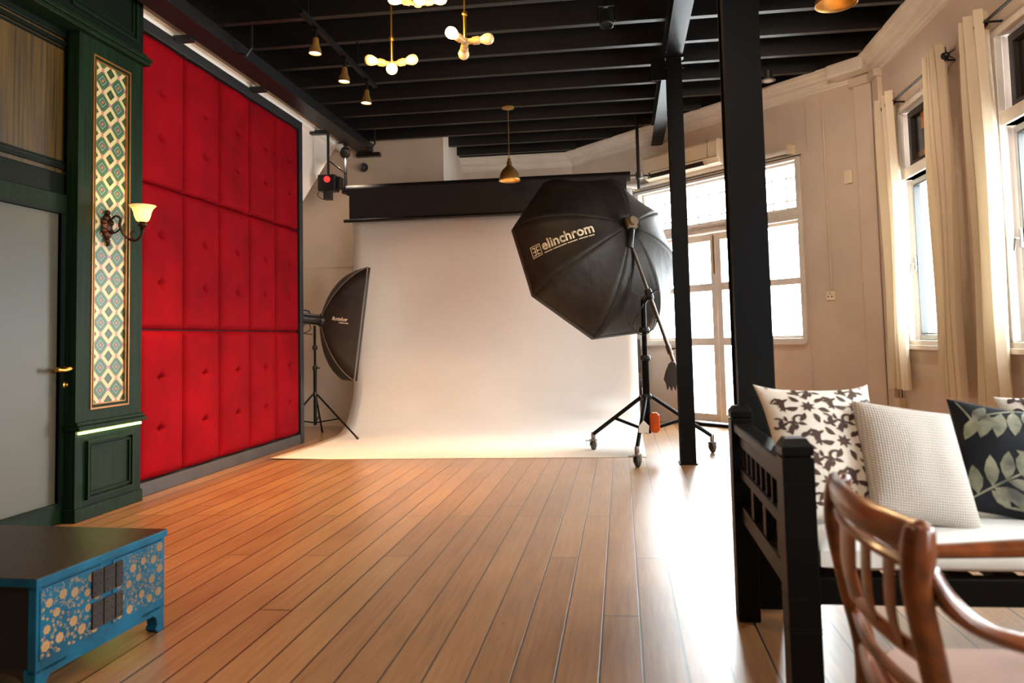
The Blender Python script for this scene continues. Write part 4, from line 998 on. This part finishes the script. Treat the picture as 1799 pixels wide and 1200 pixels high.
# ------------------------------------------------------------------ throw pillows
def pillow(name, center, size, thick, rx, ry, rz, mats, label, motif=None, ears=.035):
    """square pillow standing upright; front faces -Y before rotation"""
    R = Matrix.Rotation(rz, 4, 'Z') @ Matrix.Rotation(rx, 4, 'X') @ Matrix.Rotation(ry, 4, 'Y')
    T = Matrix.Translation(center) @ R
    W, H = size
    def surf(u, v, side):
        a, c = 2 * u - 1, 2 * v - 1
        k = max(0., (1 - a * a)) * max(0., (1 - c * c))
        th = thick / 2 * (k ** .42)
        px_ = 1 - .07 * (1 - a * a) * 0; 
        sx = W / 2 * a * (1 - .075 * (1 - c * c) * abs(a) ** 3 ) * (1 + ears * abs(a) ** 6 * abs(c) ** 6)
        szz = H / 2 * c * (1 - .075 * (1 - a * a) * abs(c) ** 3) * (1 + ears * abs(a) ** 6 * abs(c) ** 6)
        wr = .006 * noise.noise(Vector((a * 2.2, c * 2.2, center[0] * 9))) * k
        return T @ Vector((sx, -side * (th + wr) , szz))
    b = bm_(); n_ = 28
    for side in (1, -1):
        G = [[b.verts.new(surf((1 - math.cos(math.pi * i / n_)) / 2, (1 - math.cos(math.pi * j / n_)) / 2, side)) for i in range(n_ + 1)] for j in range(n_ + 1)]
        for j in range(n_):
            for i in range(n_): b.faces.new((G[j][i], G[j][i + 1], G[j + 1][i + 1], G[j + 1][i]))
    bmesh.ops.remove_doubles(b, verts=b.verts, dist=1e-5)
    o = obj(name, b, mats[0], None, True, at=center)
    tag(o, label, 'cushion')
    if motif:
        b = bm_()
        def mp_(x, z, lift=.0016):
            u, v = x / W + .5, z / H + .5
            if not (.012 < u < .988 and .012 < v < .988): return None
            p = surf(u, v, 1); e = .004
            q1 = surf(min(u + e, 1), v, 1) - surf(max(u - e, 0), v, 1); q2 = surf(u, min(v + e, 1), 1) - surf(u, max(v - e, 0), 1)
            nn = q1.cross(q2).normalized()
            return p + nn * lift
        def fan(poly, cpt=None, lift=.0016):
            cpt = cpt or (sum(q[0] for q in poly) / len(poly), sum(q[1] for q in poly) / len(poly))
            pts = [mp_(*q, lift) for q in poly]; c0 = mp_(*cpt, lift)
            mids = [mp_((q[0] + cpt[0]) / 2, (q[1] + cpt[1]) / 2, lift) for q in poly]
            if c0 is None or any(q is None for q in pts) or any(q is None for q in mids): return
            c0 = b.verts.new(c0); V = [b.verts.new(q) for q in pts]; Mi = [b.verts.new(q) for q in mids]
            for i in range(len(V)):
                j = (i + 1) % len(V); b.faces.new((Mi[i], V[i], V[j], Mi[j])); b.faces.new((c0, Mi[i], Mi[j]))
        def stroke(path, wd, lift=.0016):
            P2 = smooth_path([(x, z, 0) for x, z in path], 5); Lr = []
            for i, p in enumerate(P2):
                d = (P2[min(i + 1, len(P2) - 1)] - P2[max(i - 1, 0)]); d = Vector((-d.y, d.x, 0)).normalized(); w_ = wd * (math.sin(math.pi * min(1, (i + 1) / len(P2) * 1.02)) ** .5 + .15)
                a, c = mp_(p.x + d.x * w_, p.y + d.y * w_, lift), mp_(p.x - d.x * w_, p.y - d.y * w_, lift)
                Lr.append(None if a is None or c is None else (b.verts.new(a), b.verts.new(c)))
            for a, c in zip(Lr, Lr[1:]):
                if a and c: b.faces.new((a[0], a[1], c[1], c[0]))
        motif(fan, stroke, W, H)
        p = obj('printed_pattern', b, mats[1], o)
    return o
def damask(fan, stroke, W, H):
    def star(cx, cz, r, n, rot, sharp=.45):
        fan([(cx + r * (1 if i % 2 == 0 else sharp) * math.cos(rot + math.pi * i / n), cz + r * (1 if i % 2 == 0 else sharp) * math.sin(rot + math.pi * i / n)) for i in range(2 * n)], (cx, cz))
    def leaf(cx, cz, L, wd, a):
        ca, sa = math.cos(a), math.sin(a)
        pts = [(0, 0), (.25, .8), (.5, 1), (.75, .6), (1, 0), (.75, -.35), (.5, -.5), (.25, -.35)]
        fan([(cx + L * p * ca - wd * q * sa, cz + L * p * sa + wd * q * ca) for p, q in pts])
    def curl(cx, cz, r, a, sgn, wd=.0045):
        stroke([(cx + r * (1 - t * .75) * math.cos(a + sgn * t * 4.6), cz + r * (1 - t * .75) * math.sin(a + sgn * t * 4.6)) for t in [i / 7 for i in range(8)]], wd)
    cell = .150
    for i in range(-2, 3):
        for j in range(-2, 3):
            cx, cz = (i + (.5 if j % 2 else 0)) * cell + .02, j * cell * .84
            star(cx, cz, .024, 7, .3, .5)
            for k in range(7):
                a = k * math.pi * 2 / 7 + .52
                leaf(cx + .029 * math.cos(a), cz + .029 * math.sin(a), .038, .0115, a)
            for k in range(5):
                a = k * math.pi * 2 / 5 + .3
                px_, pz_ = cx + .070 * math.cos(a), cz + .064 * math.sin(a)
                curl(px_, pz_, .024, a + 2.6, 1 if k % 2 else -1, .0036)
                leaf(px_ + .010 * math.cos(a), pz_ + .01 * math.sin(a), .030, .0075, a + 1.9); leaf(px_ + .012 * math.cos(a), pz_ + .012 * math.sin(a), .024, .007, a + .3)
            star(cx + cell / 2, cz, .016, 5, 1.2, .4)
def leaves(fan, stroke, W, H):
    def frond(cx, cz, a, L, n, lw, ll):
        ca, sa = math.cos(a), math.sin(a)
        stroke([(cx + ca * L * t, cz + sa * L * t) for t in (0, .33, .66, 1)], .003, .0026)
        for k in range(n):
            t = (k + .4) / n
            for sg in (1, -1):
                b0 = (cx + ca * L * t, cz + sa * L * t); aa = a + sg * (1.15 - .6 * t); l_ = ll * (1 - .35 * abs(t - .4)); c2, s2 = math.cos(aa), math.sin(aa)
                fan([(b0[0] + l_ * p * c2 - lw * q * s2, b0[1] + l_ * p * s2 + lw * q * c2) for p, q in ((.02, 0), (.25, .7), (.5, 1), (.8, .6), (1, 0), (.8, -.6), (.5, -1), (.25, -.7))])
        aa = a; fan([(cx + ca * L + ll * p * ca - lw * q * sa, cz + sa * L + ll * p * sa + lw * q * ca) for p, q in ((0, 0), (.25, .7), (.5, 1), (.8, .6), (1, 0), (.8, -.6), (.5, -1), (.25, -.7))])
    frond(.0, .19, math.radians(-155), .20, 5, .021, .12)
    frond(.05, -.02, math.radians(75), .20, 5, .022, .105)
    frond(.22, -.17, math.radians(150), .22, 5, .021, .12)
    frond(-.20, -.17, math.radians(35), .18, 4, .020, .11)
    frond(.20, .18, math.radians(-100), .13, 4, .018, .09)
    frond(.1, -.08, math.radians(20), .14, 4, .018, .09)
    frond(-.16, .05, math.radians(110), .14, 4, .018, .09)
    frond(-.02, -.19, math.radians(178), .10, 3, .016, .08)
PI = math.pi
R_ = math.radians
pillow('throw_pillow', (.622, 2.37, .730), (.355, .45), .13, R_(-36), R_(2), R_(10), (M['cream_cloth'], M['brown_print']), 'cream pillow with a brown scroll print beside the sofa post', damask, .07)
pillow('throw_pillow', (.832, 2.29, .705), (.30, .39), .14, R_(-38), R_(12), R_(12), (M['knit'],), 'plain grey beige waffle knit pillow in the sofa middle', None, .0)
pillow('throw_pillow', (1.205, 2.37, .682), (.45, .40), .12, R_(-42), R_(15), R_(4), (M['navy_cloth'], M['leaf_print']), 'black velvet pillow printed with olive palm leaves', leaves, .0)
pillow('throw_pillow', (1.52, 2.74, .70), (.40, .34), .13, R_(-24), R_(-4), 0, (M['cream_cloth'], M['brown_print']), 'pale pillow just peeking in at the right edge', damask, .05)

# ------------------------------------------------------------------ foreground armchair
ac = thing('wooden_armchair', 'blurred red brown wooden armchair in the foreground', 'armchair', (.68, 1.4, 0))
yn, yf = 1.185, 1.60           # near and far side of the back
def chair_post(yy, s_):
    b = bm_(); tube(b, [(.455, yy, .0), (.458, yy, .25), (.47, yy, .44), (.445, yy + s_ * .004, .58), (.425, yy + s_ * .006, .70), (.430, yy, .765), (.436, yy - s_ * .004, .800), (.437, yy - s_ * .004, .806)], [.016, .019, .022, .021, .021, .026, .022, .010], 12, 5, (1, 1.05))
    return obj('back_post', b, M['teak'], ac, True)
chair_post(yn, -1); chair_post(yf, 1)
b = bm_()
def crest(z, off=0.0, x=.0): 
    return [(.432 + x, yn + .0, z), (.405 + x, yn + .1, z + .004), (.395 + x, (yn + yf) / 2, z + .006), (.405 + x, yf - .1, z + .006), (.428 + x, yf + .01, z + .004)]
tube(b, crest(.782), [.028, .026, .026, .026, .020], 14, 6, (1.1, .62), (0, 0, 1)); obj('crest_rail', b, M['teak'], ac, True)
b = bm_(); tube(b, crest(.738, x=-.0), .009, 8, 6); tube(b, crest(.60, x=.018), .012, 8, 6, (1.3, .6), (0, 0, 1)); obj('back_rail', b, M['teak'], ac, True)
for yy, hw in ((yn + .085, .026), (yn + .165, .026), (yn + .275, .045)):
    dx = -.03 * math.sin(math.pi * (yy - yn) / (yf - yn))
    b = bm_(); tube(b, [(.442 + dx, yy, .60), (.432 + dx, yy, .66), (.434 + dx, yy, .745)], hw, 10, 4, (1, .14), (0, 1, 0)); obj('splat', b, M['teak'], ac, True)
b = bm_(); tube(b, crest(.53, x=.03), .011, 8, 6); tube(b, crest(.455, x=.04), .016, 10, 6, (1.4, .8), (0, 0, 1)); obj('lower_rail', b, M['teak'], ac, True)
for yy, s_, nm in ((yn, -1, 'near'), (yf, 1, 'far')):
    b = bm_(); e = s_ * .035
    tube(b, [(.445, yy, .735), (.47, yy + e * .2, .69), (.52, yy + e * .6, .655), (.60, yy + e, .640), (.72, yy + e * 1.3, .640), (.84, yy + e * 1.2, .645), (.93, yy + e, .635)], [.020, .022, .018, .019, .022, .026, .02], 12, 5, (.72, 1.1), (0, 0, 1))
    ar = obj('armrest', b, M['teak'], ac, True)
    b = bm_(); tube(b, [(.90, yy + e, .635), (.87, yy + s_ * .03, .54), (.90, yy + s_ * .01, .43), (.895, yy + s_ * .01, .2), (.89, yy, 0)], [.018, .018, .022, .018, .014], 10, 5); obj('front_leg', b, M['teak'], ac, True)
b = bm_(); prism(b, [(.47, yn, .40), (.90, yn - .03, .40), (.90, yf + .03, .40), (.47, yf, .40)], (0, 0, .045)); obj('seat_frame', b, M['teak'], ac, bevel=.008)
b = bm_(); nn = 24
lp = [(.68 + .205 * math.copysign(abs(math.cos(a)) ** .35, math.cos(a)), (yn + yf) / 2 + (yf - yn + .04) / 2 * .93 * math.copysign(abs(math.sin(a)) ** .35, math.sin(a))) for a in [2 * PI * k / nn for k in range(nn)]]
prism(b, [(x, yy, .44) for x, yy in lp], (0, 0, .022)); obj('seat', b, M['seatpad'], ac, True, bevel=.01)
for yy in (yn, yf):
    b = bm_(); tube(b, [(.457, yy, .16), (.892, yy, .16)], .011, 8); obj('stretcher', b, M['teak'], ac, True)

# ------------------------------------------------------------------ blue painted low cabinet
cb = thing('low_cabinet', 'blue lacquered low cabinet with gold flowers and dark top', 'cabinet', (-2.2, 2.5, 0))
TH = .383
# front plane runs from (-1.848,2.175) to (-1.81,2.773)
F0, F1 = Vector((-1.848, 2.175, 0)), Vector((-1.81, 2.773, 0)); fd = (F1 - F0).normalized(); bd = Vector((-fd.y, fd.x, 0)); FL = (F1 - F0).length; DP = 1.0
def PC(s, z, off): return F0 + fd * s - bd * off + Vector((0, 0, z))
def cbox(b, s0, s1, z0, z1, o0, o1): pbox(b, PC, s0, s1, z0, z1, o0, o1)
b = bm_(); cbox(b, -.008, FL + .008, TH - .028, TH - .002, -DP - .008, .008); obj('blue_edge', b, M['blue'], cb, bevel=.003)
b = bm_(); cbox(b, -.006, FL + .006, TH - .003, TH, -DP - .006, .005); obj('tabletop', b, M['floraltop'], cb)
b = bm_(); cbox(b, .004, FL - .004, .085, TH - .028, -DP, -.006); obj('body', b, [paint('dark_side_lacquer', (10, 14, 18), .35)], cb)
b = bm_(); cbox(b, 0, .02, .085, TH - .028, -.03, .0); cbox(b, FL - .02, FL, .085, TH - .028, -.03, 0); cbox(b, .02, FL - .02, .085, .125, -.03, 0); cbox(b, .02, FL - .02, TH - .035, TH - .028, -.03, 0); cbox(b, FL * .5 - .035, FL * .5 + .035, .12, TH - .03, -.03, -.001); obj('face_frame', b, M['blue'], cb, bevel=.002)
for a, c in ((.012, FL * .5 - .022), (FL * .5 + .022, FL - .012)):
    b = bm_(); cbox(b, a, c, .122, TH - .038, -.02, .003); dr = obj('door', b, M['blue'], cb, bevel=.002)
    b = bm_(); rf = random.Random(int(a * 1000) + 5); fl = []
    def flat(poly, zz=.0036):
        poly = [(min(max(x, a + .004), c - .004), min(max(z, .126), TH - .042)) for x, z in poly]
        try: b.faces.new([b.verts.new(PC(x, z, zz)) for x, z in poly])
        except ValueError: pass
    for k in range(400):
        x, z = rf.uniform(a + .02, c - .02), rf.uniform(.14, TH - .055)
        if all(math.hypot(x - q[0], z - q[1]) > .048 for q in fl): fl.append((x, z))
    for x, z in fl:
        R0 = rf.uniform(.0125, .0165); ph = rf.uniform(0, 3)
        for q in range(7):
            an = ph + q * 2 * math.pi / 7; cx, cz = x + R0 * .72 * math.cos(an), z + R0 * .72 * math.sin(an)
            flat([(cx + R0 * .40 * math.cos(t_ * math.pi / 4), cz + R0 * .40 * math.sin(t_ * math.pi / 4)) for t_ in range(8)])
        flat([(x + R0 * .34 * math.cos(t_ * math.pi / 4), z + R0 * .34 * math.sin(t_ * math.pi / 4)) for t_ in range(8)], .0038)
    pts = list(fl)
    for k in range(900):
        x, z = rf.uniform(a + .008, c - .008), rf.uniform(.13, TH - .046)
        if min(math.hypot(x - q[0], z - q[1]) for q in pts) < (.0145 if k > 0 else 0) or min(math.hypot(x - q[0], z - q[1]) for q in fl) < .024: continue
        pts.append((x, z)); a0 = rf.uniform(0, 6.28); sg = rf.choice((-1, 1)); R1 = rf.uniform(.006, .011)
        P2 = [(x + R1 * (1 - .6 * t_ / 7) * math.cos(a0 + sg * t_ * .62), z + R1 * (1 - .6 * t_ / 7) * math.sin(a0 + sg * t_ * .62)) for t_ in range(8)]
        for (x0, z0), (x1, z1) in zip(P2, P2[1:]):
            L_ = math.hypot(x1 - x0, z1 - z0) or 1; nx_, nz_ = -(z1 - z0) / L_ * .0011, (x1 - x0) / L_ * .0011
            flat([(x0 - nx_, z0 - nz_), (x1 - nx_, z1 - nz_), (x1 + nx_, z1 + nz_), (x0 + nx_, z0 + nz_)])
        if k % 2: flat([(x + .0038 * math.cos(t_ * math.pi / 3), z + .0038 * math.sin(t_ * math.pi / 3)) for t_ in range(6)], .0037)
    obj('flower_print', b, M['gold'], dr)
for z in (.140, .246):
    for q0, q1 in ((FL * .5 - .078, FL * .5 - .030), (FL * .5 - .025, FL * .5 + .026), (FL * .5 + .031, FL * .5 + .066)):
        b = bm_(); cbox(b, q0, q1, z, z + .088, 0, .010)
        for u in (.25, .75):
            for v in (.15, .5, .85): lathe(b, [(.0028, 0), (.0022, .002), (0, .003)], PC(q0 + (q1 - q0) * u, z + .088 * v, .010), -bd, 6, False)
        obj('hinge_plate', b, M['hinge'], cb, bevel=.002)
# legs: scrolled bracket feet
for s0, sg in ((0, 1), (FL, -1)):
    for off in (0., -DP + .05):
        b = bm_(); pf = [(0, .0), (0, .10), (.14, .10), (.12, .085), (.07, .075), (.045, .055), (.04, .03), (.05, .015), (.035, 0)]
        poly = [PC(s0 + sg * q, z, off) for q, z in pf]
        prism(b, poly, bd * .045); obj('leg', b, M['blue'], cb, bevel=.003)
        b = bm_(); poly = [PC(s0 + sg * .002, z, off - .01 - .9 * q) for q, z in pf]
        prism(b, poly, fd * .035 * sg); obj('leg_bracket', b, M['hinge'], cb, bevel=.003)
b = bm_(); cbox(b, .03, FL - .03, .070, .087, -.02, -.001); obj('apron', b, M['blue'], cb)
